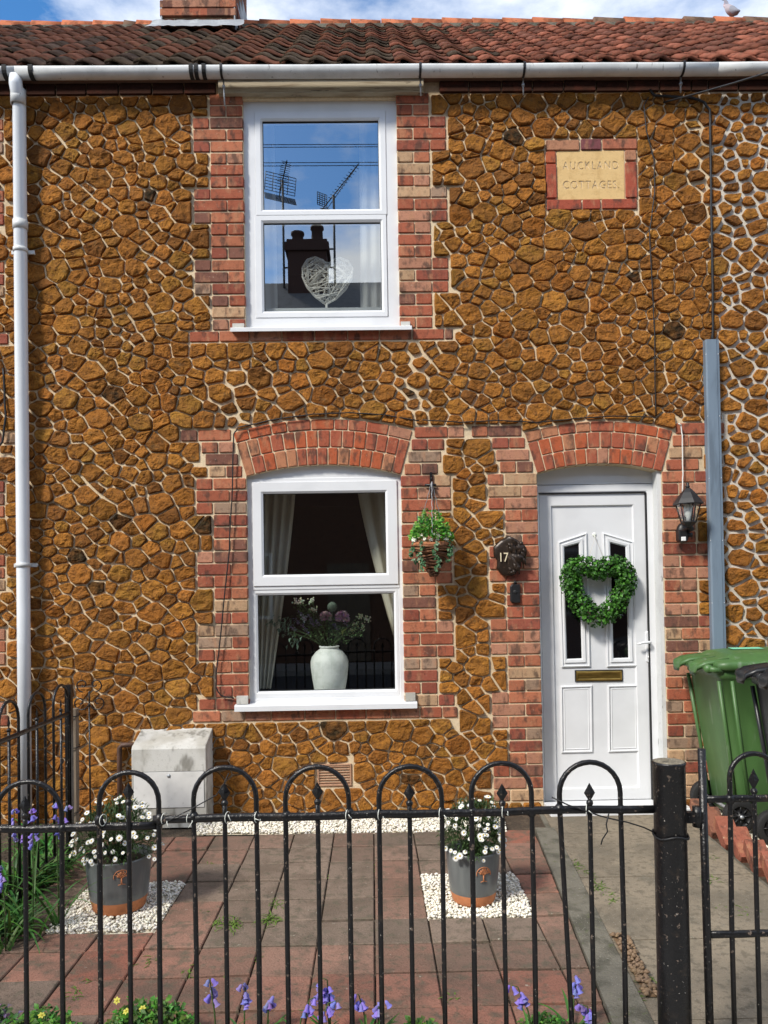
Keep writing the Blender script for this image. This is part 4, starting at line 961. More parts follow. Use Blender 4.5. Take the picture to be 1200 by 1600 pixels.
b = MB(); zz = fp(1085, 1276).z; b.box((xp+rp_-.004, YFN-.012, zz-.016), (xs_-.004, YFN+.008, zz+.016)); b.tube([(xs_-.018, YFN, zz-.03), (xs_-.018, YFN, zz+.03)], .014, 10); b.obj('hinge', 'black_paint', gt)
# tangled wire and little cable ties on the rail
tie_px = (162, 258, 296, 352, 400, 546, 592, 690, 786, 920)
for px in tie_px:
    p = fp(px, 1279-(px-245)*16/775); b = MB(True); x = p.x+U(-.008,.008)
    b.tube([(x+.016*math.cos(a)*.35, YFN-.004+.014*math.cos(a), p.z+.017*math.sin(a)) for a in [2*math.pi*i/12 for i in range(13)]] + [(x+.012, YFN-.022, p.z-.006), (x+U(-.015,.02), YFN-.024, p.z+U(-.028,.022))], .0011, 5)
    o = b.obj('cable_tie', 'clear_plastic', at=p); tag(o, 'small clear cable tie wrapped round the fence rail', 'cable tie', 'cable ties on the fence rail')
def wire(name, pts, r, m, label, cat, n=5):
    b = MB(True); b.tube(pts, r, n); return tag(b.obj(name, m, at=pts[0]), label, cat)
wire('thorny_wire', [fp(x, y)+Vector((0, -.016, 0)) for x, y in ((252,1288),(280,1272),(300,1262),(340,1240),(352,1222),(359,1206))], .0018, 'cable_black', 'thin dark wire looped up from the rail beside the meter box', 'wire')
wire('thorny_wire', [fp(x, y)+Vector((0, -.018, 0)) for x, y in ((860,1243),(885,1255),(935,1272),(950,1276),(978,1282),(1003,1290),(1024,1300))], .0022, 'cable_black', 'thin twisted wire running from the railing to the gate post', 'wire')
wire('thorny_wire', [fp(x, y)+Vector((0, -.02, 0)) for x, y in ((948,1268),(944,1285),(946,1296),(938,1308),(936,1316))], .0022, 'cable_black', 'short loose wire end hanging from the rail before the door', 'wire')
# side fence on the left, running from the street to the wall
XS = -1.71; fs = thing('iron_fence', 'black hoop-topped side railing running from the street towards the white downpipe', 'fence', (XS, -1.8, 0))
zsr = .83
def sbar(y, zt, fin=True):
    b = MB(True); b.tube([(XS, y, .0), (XS, y, zt)], RB*.95, 8); o = b.obj('bar', 'black_paint', fs)
    if fin:
        b = MB(); spear(b, 0, 0, 0); b.v = [(XS+v[1], y+v[0], zt+v[2]) for v in b.v]; b.obj('finial', 'black_paint', o)
rail(fs, (XS, YFN+.02, zsr), (XS, -.85, zsr)); rail(fs, (XS, YFN+.02, .10), (XS, -.85, .10))
y = -.87
while y > YFN+.2:
    r = .098; pts = [(XS, y, .0), (XS, y, zsr)]+[(XS, y-r+r*math.cos(a), zsr+.075+r*math.sin(a)) for a in [math.pi*i/12 for i in range(13)]]+[(XS, y-2*r, zsr), (XS, y-2*r, .0)]
    b = MB(True); b.tube(pts, RB, 8); b.obj('hoop', 'black_paint', fs); sbar(y-r, zsr+.045); y -= .30
b = MB(); b.box((XS-.022, -.862, -.02), (XS+.012, -.828, zsr+.16)); b.obj('end_post', 'black_paint', fs)
wp = W(112, 1120, -.72); b = MB(); b.box((wp.x-.03, -.75, -.02), (wp.x+.03, -.69, W(112, 1108, -.72).z), .003); o = b.obj('wooden_post', 'timber_post', at=(wp.x, -.72, 0)); tag(o, 'weathered square wooden post tied to the end of the side railing', 'post')
for zz in (.25, .62, .8):
    b = MB(True); b.tube([(wp.x+.034*math.cos(a)*1.3, -.72+.046*math.sin(a), zz+.004*math.sin(2*a)) for a in [2*math.pi*i/12 for i in range(13)]], .003, 5); b.obj('wire_tie', 'cable_black', o)
# scrolled iron plant support by the wall
ts = W(140, 1150, -.35); b = MB(True); b.tube([(ts.x, -.35, -.02), (ts.x, -.35, W(140, 1105, -.35).z)], .0055, 7); zt_ = W(140, 1105, -.35).z
def scroll(cx, cz, r0, turns, sg, start):
    return [(cx+sg*r0*(1-i/26)*math.cos(start+turns*2*math.pi*i/24), -.35, cz+r0*(1-i/26)*math.sin(start+turns*2*math.pi*i/24)) for i in range(25)]
for sg in (-1, 1):
    b.tube(scroll(ts.x+sg*.055, zt_+.03, .055, 1.3, sg, math.pi), .0042, 6); b.tube(scroll(ts.x+sg*.04, zt_+.14, .045, 1.2, sg, -math.pi/2), .0042, 6)
b.tube([(ts.x, -.35, zt_), (ts.x, -.35, zt_+.10)], .005, 6)
tag(b.obj('plant_support', 'black_paint', at=(ts.x, -.35, 0)), 'thin black iron plant support with scrolled top against the stone wall', 'plant support')
# ------------------------------------------------------------------ leaf and flower helpers
def leaf(b, p, d, L, w, droop=.3, up=None, fold=.25):
    """a small bent leaf of four faces from p along d"""
    d = Vector(d).normalized(); up = Vector(up) if up is not None else Vector((0,0,1)); sd_ = d.cross(up)
    sd_ = sd_.normalized() if sd_.length > 1e-3 else d.orthogonal().normalized(); nn = sd_.cross(d).normalized(); p = Vector(p)
    m1 = p+d*L*.5+nn*L*.08; tip = p+d*L-nn*L*droop*.5
    b.add([p, m1+sd_*w*.5+nn*w*fold, m1, m1-sd_*w*.5+nn*w*fold, tip], [(0,2,1),(0,3,2),(1,2,4),(2,3,4)], True)
def rdir(rr, z0=-1, z1=1):
    a = rr.uniform(0, 2*math.pi); z = rr.uniform(z0, z1); q = math.sqrt(max(0, 1-z*z)); return Vector((q*math.cos(a), q*math.sin(a), z))
def blade(b, p, d, L, w, droop, n=5, rr=random):
    """strap leaf bending over"""
    p = Vector(p); d = Vector(d).normalized(); sd_ = d.cross(Vector((0,0,1))); sd_ = (sd_ if sd_.length > 1e-3 else Vector((1,0,0))).normalized(); pts = []; q = p.copy(); v = d.copy()
    for i in range(n+1):
        t = i/n; ww = w*(1-t**2.2)*.5+.0006; pts.append((q-sd_*ww, q+Vector((0,0,-ww*.4)), q+sd_*ww)); q = q+v*L/n; v = (v+Vector((0,0,-droop/n))).normalized()
    o = [x for t in pts for x in t]; b.add(o, [(3*i+k, 3*i+k+1, 3*i+k+4, 3*i+k+3) for i in range(n) for k in (0, 1)], True)

# ------------------------------------------------------------------ fittings on the front wall
# cable cover strip on the party line
x0, x1 = X(1102.5, 700, -.04), X(1124, 700, -.04); zt, zb = Z(1112, 533, -.04), 0.0
lean = (X(1120, 1000, -.04)-X(1113, 560, -.04))*0
b = MB(); pf = [(x0, .0), (x0, -.036), (x0+.008, -.046), (x1-.022, -.046), (x1-.018, -.040), (x1, -.036), (x1, .0)]
b.loft([[(x+lean*k, y-.035, z) for x, y in pf] for k, z in ((0, zt), (.5, (zt+zb)/2), (1, zb))]); b.box((x0+.01, -.05, zb), (x1-.01, .0, zt-.004)); tr = b.obj('cable_cover', 'trunking', at=(x0, -.03, zb)); tag(tr, 'tall blue-grey cable cover strip screwed to the stone wall above the bins', 'cable cover')
for k in range(6):
    z = zt-.1-k*.42
    for x in (x0+.006, x1-.007):
        q = MB(True); q.ball((x, -.0745 if x < x0+.02 else -.072, z), .005, 8, 4, (1, .5, 1)); q.obj('screw', 'steel', tr)
def wallwire(name, px, r, m, label, cat='cable', y=-.034, n=6):
    pts = [W(a, c, y) for a, c in px]; out = []
    for i in range(len(pts)-1):
        for t in range(4): out.append(pts[i].lerp(pts[i+1], t/4)+Vector((U(-.0015,.0015), U(-.003,.002), U(-.0015,.0015))))
    out.append(pts[-1]); b = MB(True); b.tube(out, r, n); return tag(b.obj(name, m, at=pts[0]), label, cat)
wallwire('cable', ((1015,140),(1022,149),(1050,151),(1082,153),(1100,160),(1109,172),(1110,230),(1111,320),(1113,430),(1114,500),(1113,536)), .0085, 'cable_black', 'thick black cable dropping from the eaves into the cable cover')
wallwire('cable', ((1013,152),(1006,165),(1010,205),(1022,250),(1023,300),(1015,360),(1018,430),(1023,520),(1023,600),(1025,650)), .004, 'cable_black', 'thin black wire dropping beside the name plaque to the door arch')
wallwire('cable', ((1025,652),(960,650),(900,654),(840,660),(780,657),(720,660),(660,656)), .0042, 'cable_black', 'thin black wire running level between the door arch and the window arch')
wallwire('cable', ((655,658),(600,648),(545,645),(490,647),(430,655),(372,668),(365,678),(363,760),(358,860),(350,940),(343,1010),(338,1050),(338,1075),(345,1087),(366,1091)), .0045, 'cable_black', 'thin black wire along the window arch and down the brick jamb')
wallwire('cable', ((1060,662),(1064,664),(1066,680),(1067,740),(1066,772)), .0045, 'cable_white', 'short white cable running down to the black lantern')
wallwire('cable', ((5,575),(7,620),(9,650),(4,690),(-8,705)), .007, 'cable_black', 'black cable bend on the cottage wall behind the white downpipe')
# overhead service wire
p0, p1 = W(1037, 160, -.03), W(1200, 92, -.6); dr_ = p1-p0
pts = [p0+dr_*t*3.2+Vector((0, 0, -.10*math.sin(math.pi*min(1, t)))) for t in [i/14 for i in range(15)]]
b = MB(True); b.tube(pts, .006, 6); tag(b.obj('overhead_wire', 'cable_black', at=p0), 'black overhead service wire leaving the wall below the gutter', 'wire')
# lantern with sensor
def lantern():
    y = -.16; c = W(1075.5, 800, y); t = thing('wall_lantern', 'black six-sided wall lantern with clear panes and a white sensor window', 'lamp', (c.x, 0, W(1070, 850, -.05).z))
    zt_, ze, zb_, = W(1075, 757, y).z, W(1075, 787, y).z, W(1078, 816, y).z; hexa = lambda r, z: [(c.x+r*math.cos(math.pi/3*k+math.pi/6), y+r*math.sin(math.pi/3*k+math.pi/6), z) for k in range(6)]
    rt, rb = .083, .046
    b = MB(); b.loft([hexa(rt*1.14, ze-.006), hexa(rt*1.16, ze), hexa(rt*.92, ze+.03), hexa(rt*.55, ze+.072), hexa(rt*.26, ze+.098), hexa(rt*.16, ze+.105)]); b.lathe([(.010, 0), (.016, .012), (.008, .02), (.012, .03), (.003, .04)], 10, Matrix.Translation((c.x, y, ze+.103))); b.obj('roof', 'black_plastic', t)
    top, bot = hexa(rt*.92, ze-.006), hexa(rb, zb_)
    b = MB(); b.loft([hexa(rb*1.08, zb_+.008), hexa(rb*1.1, zb_), hexa(rb*.8, zb_-.015), hexa(rb*.4, zb_-.03)]); b.obj('base', 'black_plastic', t)
    for k in range(6):
        b = MB(True); b.tube([top[k], bot[k]], .0042, 6); b.obj('glazing_bar', 'black_plastic', t)
        q = MB(); j = (k+1) % 6; q.add([top[k], top[j], bot[j], bot[k]], [(0,1,2,3)]); q.obj('pane', 'lamp_glass', t)
    b = MB(True); b.lathe([(.016, zb_), (.016, zb_+.035), (.028, zb_+.05), (.031, zb_+.09), (.018, zb_+.12), (.002, zb_+.125)], 14, Matrix.Translation((c.x, y, 0))); b.obj('bulb', 'lamp_white', t)
    wb = W(1068, 832, -.03)
    b = MB(True); M = Matrix.Translation((wb.x, -.012, wb.z)) @ Matrix.Rotation(R(90), 4, 'X') @ Matrix.Diagonal((.85, 1.3, 1, 1)); b.lathe([(.052, -.01), (.052, .012), (.040, .03), (.002, .034)], 20, M); b.obj('wall_plate', 'black_plastic', t)
    b = MB(True); b.tube([(wb.x, -.03, wb.z+.01), (wb.x+.004, -.075, wb.z+.012), (wb.x+.018, -.12, wb.z+.02), (c.x, y, zb_-.02)], [.022, .020, .017, .016], 10); b.obj('arm', 'black_plastic', t)
    sp = W(1068, 836, -.10); b = MB(); pf = inset(rect(sp.x-.030, sp.z-.045, sp.x+.030, sp.z+.035), 0); b.ring(chamfer(pf, .012), [(0, -.045), (0, -.095), (.006, -.105)], True, True); b.obj('sensor', 'black_plastic', t)
    b = MB(); b.ring(rect(sp.x-.018, sp.z-.040, sp.x+.013, sp.z-.012), [(0, -.104), (0, -.107), (.003, -.109)], True); b.obj('sensor_window', 'lamp_white', t)
    b = MB(True); b.tube([(sp.x+.028, -.085, sp.z), (sp.x+.062, -.09, sp.z+.002)], [.012, .018], 10); b.obj('swivel', 'black_plastic', t)
lantern()
# number plaque: cast relief with 17
q = W(798, 870, -.03); np_ = thing('number_plaque', 'dark bronze relief house number plaque reading 17', 'sign', (q.x, 0, q.z))
ol = [(80,620),(95,590),(135,568),(165,570),(180,590),(215,602),(216,650),(196,668),(192,700),(165,722),(140,735),(112,722),(96,705),(100,675),(84,650)]
ol = [(W(740+x/2.609, 620+y/2.609, -.03).x, W(740+x/2.609, 620+y/2.609, -.03).z) for x, y in ol]; cc = poly_ac(ol)[1]
ol = [(x+U(-.007,.007), z+U(-.007,.007)) for x, z in round_poly(ol, .25)]; b = MB(True); rings = []
for s_, y in ((1, -.012), (1, -.03), (.95, -.038), (.82, -.043), (.66, -.045), (.48, -.046), (.3, -.046), (.12, -.046)):
    rr = []
    for x, z in ol:
        xx, zz = cc[0]+(x-cc[0])*s_, cc[1]+(z-cc[1])*s_; u = (xx-cc[0])/.1
        rl = max(0, min(1, (u+.25)*2.0 + (zz-cc[1])*4)) if s_ < 1 else 0
        yy = y-rl*(.008+.026*abs(math.sin((xx*70+zz*95)+3*mnoise.noise((xx*22, 1, zz*22))))*1.2+.010*mnoise.noise((xx*45, 5, zz*45))) if s_ < 1 else y
        rr.append((xx, yy, zz))
    rings.append(rr)
b.loft(rings, True, True, True, True); b.obj('casting', 'bronze', np_)
# cast drapery folds
b = MB(True); rf = random.Random(8)
for k in range(16):
    px, py = 796+rf.uniform(-6, 20), 846+rf.uniform(-2, 50); a = rf.uniform(.5, 1.25); L = rf.uniform(10, 24)
    if px < 798 and 858 < py < 884: px += 12
    e_ = (px+math.cos(a)*L*.6, py+math.sin(a)*L); e_ = (min(e_[0], 822), min(e_[1], 897)); p = W(px, py, -.058); q_ = W(e_[0], e_[1], -.054); b.tube([p, p.lerp(q_, .5)+Vector((.008*rf.uniform(-1,1), -.012, .004)), q_], [.006, rf.uniform(.009, .015), .004], 8)
for k in range(5): p = W(811+rf.uniform(-4,5), 852+rf.uniform(-5,5), -.06); b.ball(p, rf.uniform(.010,.016), 9, 6)
b.obj('folds', 'bronze', np_)
me = text_mesh('17', .088, 1.0, .003, 0.0); tp = W(786.5, 871.5, -.052)
for v in me.vertices: v.co = Vector((tp.x+v.co.x*.78, tp.y-v.co.z, tp.z+v.co.y))-wloc(np_)
me.materials.clear(); me.materials.append(MATS['number_cream']); o = bpy.data.objects.new('number', me); C.objects.link(o); o.parent = np_
# doorbell
q0 = prect(797.5, 913, 813, 942, -.03); b = MB(); b.ring(chamfer(q0, .014), [(0, .0), (0, -.028), (.006, -.034)], True, True); db = b.obj('doorbell', 'black_plastic', at=(q0[0][0], 0, q0[0][1])); tag(db, 'small black doorbell box below the number plaque', 'doorbell')
b = MB(True); m_ = W(805, 910, -.02); b.tube([(m_.x, -.012, m_.z-.01), (m_.x, -.014, m_.z+.012)], [.012, .008], 8); b.obj('hanging_loop', 'black_plastic', db); b = MB(); m_ = W(805, 925, -.034); b.lathe([(.014, 0), (.014, .003), (.011, .005)], 16, Matrix.Translation((m_.x, -.033, m_.z)) @ Matrix.Rotation(R(90), 4, 'X')); b.obj('push_button', 'seal', db)
# bracket and hanging basket
bk = W(673, 758, -.02); br = thing('hanging_bracket', 'black iron wall bracket above the hanging basket', 'bracket', (bk.x, 0, bk.z))
b = MB(); b.box((bk.x-.006, -.026, W(672, 778, -.02).z), (bk.x+.010, -.012, W(672, 738, -.02).z)); b.obj('back_plate', 'black_paint', br)
tipb = Vector((bk.x-.008, -.215, bk.z+.004)); b = MB(True); b.tube([(bk.x, -.02, bk.z), (bk.x-.002, -.1, bk.z+.004), tipb, tipb+Vector((-.002, -.014, .016))], .0065, 8); b.tube([(bk.x+.003, -.02, bk.z-.055), (bk.x, -.07, bk.z-.035), (bk.x-.002, -.12, bk.z)], .005, 7); b.tube([(bk.x-.04, -.024, bk.z), (bk.x+.035, -.024, bk.z)], .009, 7); b.obj('arm', 'black_paint', br)
YB = -.175; c = W(674, 854, YB); rb = .122; bs = thing('hanging_basket', 'brown wicker cone basket with green and white flowers hanging beside the window', 'basket', (c.x, YB, W(674, 905, YB).z))
zr_ = W(674, 851, YB).z; zl = W(680, 898, YB).z; rr = random.Random(5)
b = MB(True); rim_pts = [(c.x+rb*math.cos(a), YB+rb*.95*math.sin(a), zr_+.003*math.sin(5*a)) for a in [2*math.pi*i/28 for i in range(29)]]; b.c = (2.2, 1.9, 1.7); b.tube(rim_pts, .013, 8); b.obj('rim', 'wicker_brown', bs)
b = MB(True)
for k in range(13):
    t = k/12; z = zr_-.01-(zr_-zl-.01)*t; r_ = rb*(1-t*.86)+.006; ph = rr.uniform(0, 6); j = rr.uniform(.5, 1.6); b.c = (j, j, j)
    b.tube([(c.x+.012*t+(r_+.004*math.sin(7*a+ph))*math.cos(a), YB+(r_+.004*math.sin(7*a+ph))*math.sin(a)*.95, z+.006*math.sin(3*a+ph)) for a in [2*math.pi*i/24 for i in range(25)]], .0085, 6)
b.lathe([(rb*.93, zr_-.004), (rb*.5, (zr_+zl)/2), (.015, zl)], 16, Matrix.Translation((c.x, YB, 0)), True, True); b.obj('weave', 'wicker_brown', bs)
b = MB(True); hk = tipb+Vector((0, 0, -.006))
for k in range(3):
    a = 2*math.pi*k/3+.5; e_ = Vector((c.x+rb*math.cos(a), YB+rb*.95*math.sin(a), zr_)); b.tube([hk.lerp(e_, i/14)+Vector((.002*(-1)**i, 0, 0)) for i in range(15)], .0022, 5)
b.obj('chain', 'galv', bs)
b = MB()
G1 = ((.10,.30,.03),(.16,.42,.05),(.06,.20,.03),(.22,.46,.08))
for k in range(900):
    a = rr.uniform(0, 6.28); r_ = rb*1.12*math.sqrt(rr.random()); hgt = .02+.20*(1-(r_/(rb*1.15))**2)*rr.uniform(.35, 1.05); p = Vector((c.x+r_*math.cos(a), YB+r_*math.sin(a)*.95, zr_+hgt)); b.c = tuple(q*rr.uniform(.6,1.15) for q in rr.choice(G1))
    d_ = Vector((math.cos(a)*.7, math.sin(a)*.7, rr.uniform(-.1, .9)))+rdir(rr)*.5; leaf(b, p, d_, rr.uniform(.022, .036), rr.uniform(.013, .020), .3, Vector((math.cos(a)*.4, -.7, .8))+rdir(rr)*.5)
for k in range(5):                                # trailing ivy
    a = (-2.9, -2.2, -1.4, -.55, -.2)[k]; x, y = c.x+rb*1.03*math.cos(a), YB+rb*1.0*math.sin(a); L = (.14, .19, .20, .13, .10)[k]
    for i in range(int(L*260)):
        t = rr.random(); p = Vector((x+.012*math.sin(t*9+k)+rr.uniform(-.008,.008), y-.006+rr.uniform(-.01,.004), zr_+.02-t*L)); j = rr.uniform(.7, 1.2); b.c = (.07*j, .17*j, .07*j) if rr.random() < .7 else (.22*j, .32*j, .2*j); leaf(b, p, rdir(rr, -1, .1)+Vector((0,-.2,-.2)), rr.uniform(.018,.030), rr.uniform(.016,.024), .2, Vector((rr.uniform(-.4,.4),-1,.5)))
b.obj('foliage', 'leaf', bs)
def small_star(b, p, nrm, r, petals, cp, cc_, rr, w=.55):
    nrm = Vector(nrm).normalized(); a1 = nrm.orthogonal().normalized(); a2 = nrm.cross(a1); b.c = cp; ph = rr.uniform(0, 6)
    for k in range(petals):
        t = ph+2*math.pi*k/petals; d_ = a1*math.cos(t)+a2*math.sin(t); s_ = nrm.cross(d_); p = Vector(p)
        b.add([p+nrm*.001, p+d_*r*.6+s_*r*w*.5+nrm*r*.12, p+d_*r+nrm*r*.02, p+d_*r*.6-s_*r*w*.5+nrm*r*.12], [(0,1,2,3)], True)
    b.c = cc_; b.ball(p+nrm*r*.08, r*.27, 7, 4)
for k in range(20):
    b = MB(); a = rr.uniform(-3.3, .2); r_ = rb*rr.uniform(.75, 1.1); p = Vector((c.x+r_*math.cos(a), YB+r_*math.sin(a), zr_+rr.uniform(.025, .065))); small_star(b, p, Vector((math.cos(a)*.5, -.8, .5))+rdir(rr)*.3, .014, 5, (.85,.87,.78), (.6,.62,.2), rr, .8); b.obj('flower', 'petal', bs, at=p)
for k in range(9):
    b = MB(); p = Vector((c.x-.05+rr.uniform(-.05,.06), YB+rr.uniform(-.04,.03), zr_+rr.uniform(.11,.14))); b.c = (.16,.13,.30)
    for i in range(9): leaf(b, p+Vector((0,0,i*.006)), rdir(rr, 0, 1)+Vector((0,0,.6)), .012, .007)
    b.obj('lavender', 'leaf', bs, at=p)
# heart wreath on the door
YWR = .05; wt = thing('heart_wreath', 'heart-shaped green leaf wreath hanging on the white door', 'wreath', (W(935, 925, YWR).x, YWR, W(935, 925, YWR).z))
HX = [(935,888),(915,880),(897,882),(887,897),(889,917),(898,936),(912,955),(935,970),(956,958),(970,938),(981,918),(983,898),(973,882),(955,880),(935,888)]
hp = [W(935+(x-935)*.90, 922+(y-922)*.88, YWR) for x, y in HX]; fine = []
for i in range(len(hp)-1):
    p0, p1, p2, p3 = hp[max(0,i-1)], hp[i], hp[i+1], hp[min(len(hp)-1,i+2)]
    for t in [k/6 for k in range(6)]: fine.append(.5*((2*p1)+(p2-p0)*t+(2*p0-5*p1+4*p2-p3)*t*t+(3*p1-p0-3*p2+p3)*t**3))
fine.append(hp[-1]); b = MB(True); b.tube(fine, .015, 7); b.obj('ring', 'timber_post', wt); b = MB(); rr = random.Random(9)
for k in range(4300):
    f = fine[rr.randrange(len(fine))]; d_ = rdir(rr)
    if d_.y > .45: continue
    p = f+Vector((d_.x*.072, d_.y*.050, d_.z*.070))*rr.uniform(.6, 1.0); j = rr.uniform(.55, 1.2); cq = rr.choice(((.035,.13,.012),(.06,.20,.018),(.095,.28,.035),(.025,.085,.012))); b.c = tuple(q*j for q in cq); leaf(b, p, rdir(rr).cross(d_)+d_*.35, rr.uniform(.022, .032), rr.uniform(.017, .023), .1, d_+Vector((0,-.4,.25)))
b.obj('leaves', 'leaf', wt)
for px, py in ((915,888),(922,914),(958,907),(962,892),(952,938),(966,962),(931,972),(985,905),(973,875),(905,868)):
    b = MB(); p = W(px, py, YWR-.035); a = rr.uniform(-.6,.6); d_ = Vector((math.cos(a), -.35, math.sin(a)*.7)); leaf(b, p, d_, .032, .009, .1); b.obj('ribbon', 'ribbon', wt, at=p)
hk = W(928.5, 838, YP); b = MB(True); b.lathe([(.014, 0), (.014, .005), (.010, .008)], 14, Matrix.Translation((hk.x, YP+.001, hk.z+.012)) @ Matrix.Rotation(R(90), 4, 'X')); b.tube([(hk.x, YP-.006, hk.z+.004), (hk.x, YP-.018, hk.z-.012), (hk.x, YP-.022, hk.z-.002)], .0035, 6); tag(b.obj('adhesive_hook', 'clear_plastic', at=hk), 'small clear stick-on hook on the door above the wreath', 'hook')
b = MB(True); l0, l1 = W(918, 876, YWR), W(945, 877, YWR); tq = Vector((hk.x, YP-.02, hk.z-.010)); b.tube([l0, tq, l1], .0018, 5); b.obj('hanging_string', 'string', wt)

# ------------------------------------------------------------------ in the windows
def curtain(name, pts_top, pts_bot, y, label, m='curtain', folds=5, amp=.02, z_top=None, gather=None):
    """pts: (x left, x right) and z at top, bottom; gather = (t, x) pulls the cloth in at a height"""
    b = MB(True); nx, nz = folds*6, 18; rows = []
    for j in range(nz+1):
        t = j/nz; z = pts_top[2]+(pts_bot[2]-pts_top[2])*t; s_ = t**1.25; xl = pts_top[0]+(pts_bot[0]-pts_top[0])*s_; xr = pts_top[1]+(pts_bot[1]-pts_top[1])*s_
        rows.append([(xl+(xr-xl)*i/nx, y+amp*(1-.25*t)*math.sin(i/nx*folds*2*math.pi+.5*math.sin(3*t)), z) for i in range(nx+1)])
    b.loft(rows, False, False, False, True); o = b.obj(name, m, at=((pts_bot[0]+pts_bot[1])/2, y, pts_bot[2])); tag(o, label, 'curtain'); return o
yc = .36; cz = lambda py: W(508, py, yc).z; cx_ = lambda px, py=900: W(px, py, yc).x
c1 = curtain('curtain', (LW['xl']-.03, cx_(466), cz(735)), (LW['xl']-.02, cx_(421), cz(1074)), yc, 'grey-green curtain tied back behind the eucalyptus leaves in the lower window', folds=5, amp=.022)
c2 = curtain('curtain', (cx_(556), LW['xr']+.12, cz(735)), (cx_(634, 1070), LW['xr']+.14, cz(1060)), yc, 'cream curtain swept back opposite the vase in the lower window', folds=4, amp=.024)
yu = .30
u1 = curtain('curtain', (W(404, 180, yu).x, W(428, 180, yu).x, W(500, 165, yu).z), (W(404, 480, yu).x, W(434, 480, yu).x, W(500, 488, yu).z), yu, 'narrow pale curtain on the downpipe side of the upper window', 'net_curtain', 2, .014)
u2 = curtain('curtain', (W(561, 180, yu).x, W(606, 180, yu).x, W(500, 165, yu).z), (W(563, 480, yu).x, W(606, 480, yu).x, W(500, 488, yu).z), yu, 'wide pale curtain beside the wicker heart in the upper window', 'net_curtain', 3, .014)
# wicker heart
yh = .24; hc = thing('wicker_heart', 'white wicker heart on a short stem standing inside the upper window', 'ornament', (W(511, 484, yh).x, yh, W(511, 486, yh).z))
HH = [(512,417),(505,407),(492,402),(480,406),(473,418),(473,433),(480,449),(493,464),(509,476),(525,467),(540,452),(549,436),(551,420),(544,408),(531,403),(519,407),(512,417)]
hv = [W(x, y, yh) for x, y in HH]; b = MB(True); b.tube(hv, .008, 7); b.tube([W(510, 474, yh), W(511, 486, yh)], .009, 7); b.obj('frame', 'wicker_white', hc)
rr = random.Random(4); poly2 = [(p.x, p.z) for p in hv[:-1]]; b = MB(True); n_ = 0
while n_ < 135:
    i, j = rr.randrange(16), rr.randrange(16)
    a, d_ = hv[i].lerp(hv[(i+1)%16], rr.random()), hv[j].lerp(hv[(j+1)%16], rr.random())
    if (a-d_).length < .05 or not inside((a.lerp(d_, .5).x, a.lerp(d_, .5).z), poly2) or not inside((a.lerp(d_, .25).x, a.lerp(d_, .25).z), poly2) or not inside((a.lerp(d_, .75).x, a.lerp(d_, .75).z), poly2): continue
    y = rr.uniform(-.022, .022); b.tube([a+Vector((0,y*.3,0)), a.lerp(d_, .5)+Vector((0, y, 0)), d_+Vector((0,y*.3,0))], .0040, 5); n_ += 1
b.obj('wicker', 'wicker_white', hc)
# vase and bouquet
yv = .27; vb = W(515.5, 1077, yv); s_ = (W(545, 1040, yv).x-W(486, 1040, yv).x)/2; zb_, zt_ = W(515, 1081, yv).z, W(515, 1009, yv).z; H = zt_-zb_
b = MB(True); prof = [(.78,0),(.80,.01),(.92,.28),(1.0,.55),(1.0,.66),(.93,.76),(.72,.87),(.52,.93),(.46,.955),(.53,.97),(.54,1.0),(.46,1.0),(.42,.95),(.42,.8)]
b.lathe([(r_*s_, zb_+z*H) for r_, z in prof], 36, Matrix.Translation((vb.x, yv, 0)), True, True); o = b.obj('vase', 'vase', at=(vb.x, yv, zb_)); tag(o, 'large pale stoneware vase standing inside the lower window', 'vase')
bq = thing('bouquet', 'mixed bouquet of pink, lilac and white flowers in the pale vase', 'flowers', (vb.x, yv, zt_)); rr = random.Random(12); mouth = Vector((vb.x, yv, zt_-.03))
V = lambda px, py, dy=0.0: W(px, py, yv+dy)
stems = MB(True); lv = MB()
def stem(p, r=.0025): stems.c = (.06,.11,.04); m_ = mouth+Vector((rr.uniform(-.03,.03), rr.uniform(-.02,.02), 0)); stems.tube([m_, m_.lerp(p, .5)+Vector((0,0,.02)), p], r, 5)
def pompon(p, r, c0, c1, n, name):
    b = MB(); 
    for k in range(n):
        d_ = rdir(rr, -.45, 1); b.c = tuple(a+(z-a)*rr.random() for a, z in zip(c0, c1)); leaf(b, p+d_*r*.25, d_, r*.8, r*.28, .1, rdir(rr))
    b.obj(name, 'petal', bq, at=p); stem(p)
pompon(V(535, 966), .056, (.50,.26,.40), (.80,.55,.65), 190, 'pink_chrysanthemum'); pompon(V(509, 965, .02), .050, (.45,.28,.36), (.70,.52,.52), 140, 'pink_chrysanthemum')
p = V(519, 948, .02); b = MB(True); b.c = (.13,.18,.14); b.ball(p, .034, 14, 9)
for k in range(120): d_ = rdir(rr); b.c = (.16,.22,.17); leaf(b, p+d_*.033, d_, .008, .004)
b.obj('globe_thistle', 'petal', bq, at=p); stem(p)
for px, py in ((468,974),(478,983),(492,978),(462,985),(484,990),(500,976),(473,962),(488,968),(545,978),(528,982)):
    p = V(px, py, rr.uniform(-.03,.03)); b = MB()
    for i in range(34): t = i/34; b.c = tuple(q*rr.uniform(.7,1.2) for q in (.34,.27,.48)); leaf(b, p+Vector((-.03*t+rr.uniform(-.01,.01), rr.uniform(-.012,.012), .05*t*rr.uniform(.6,1)-.01)), rdir(rr, -.2, 1), .016, .010)
    b.obj('lilac_spray', 'petal', bq, at=p); stem(p)
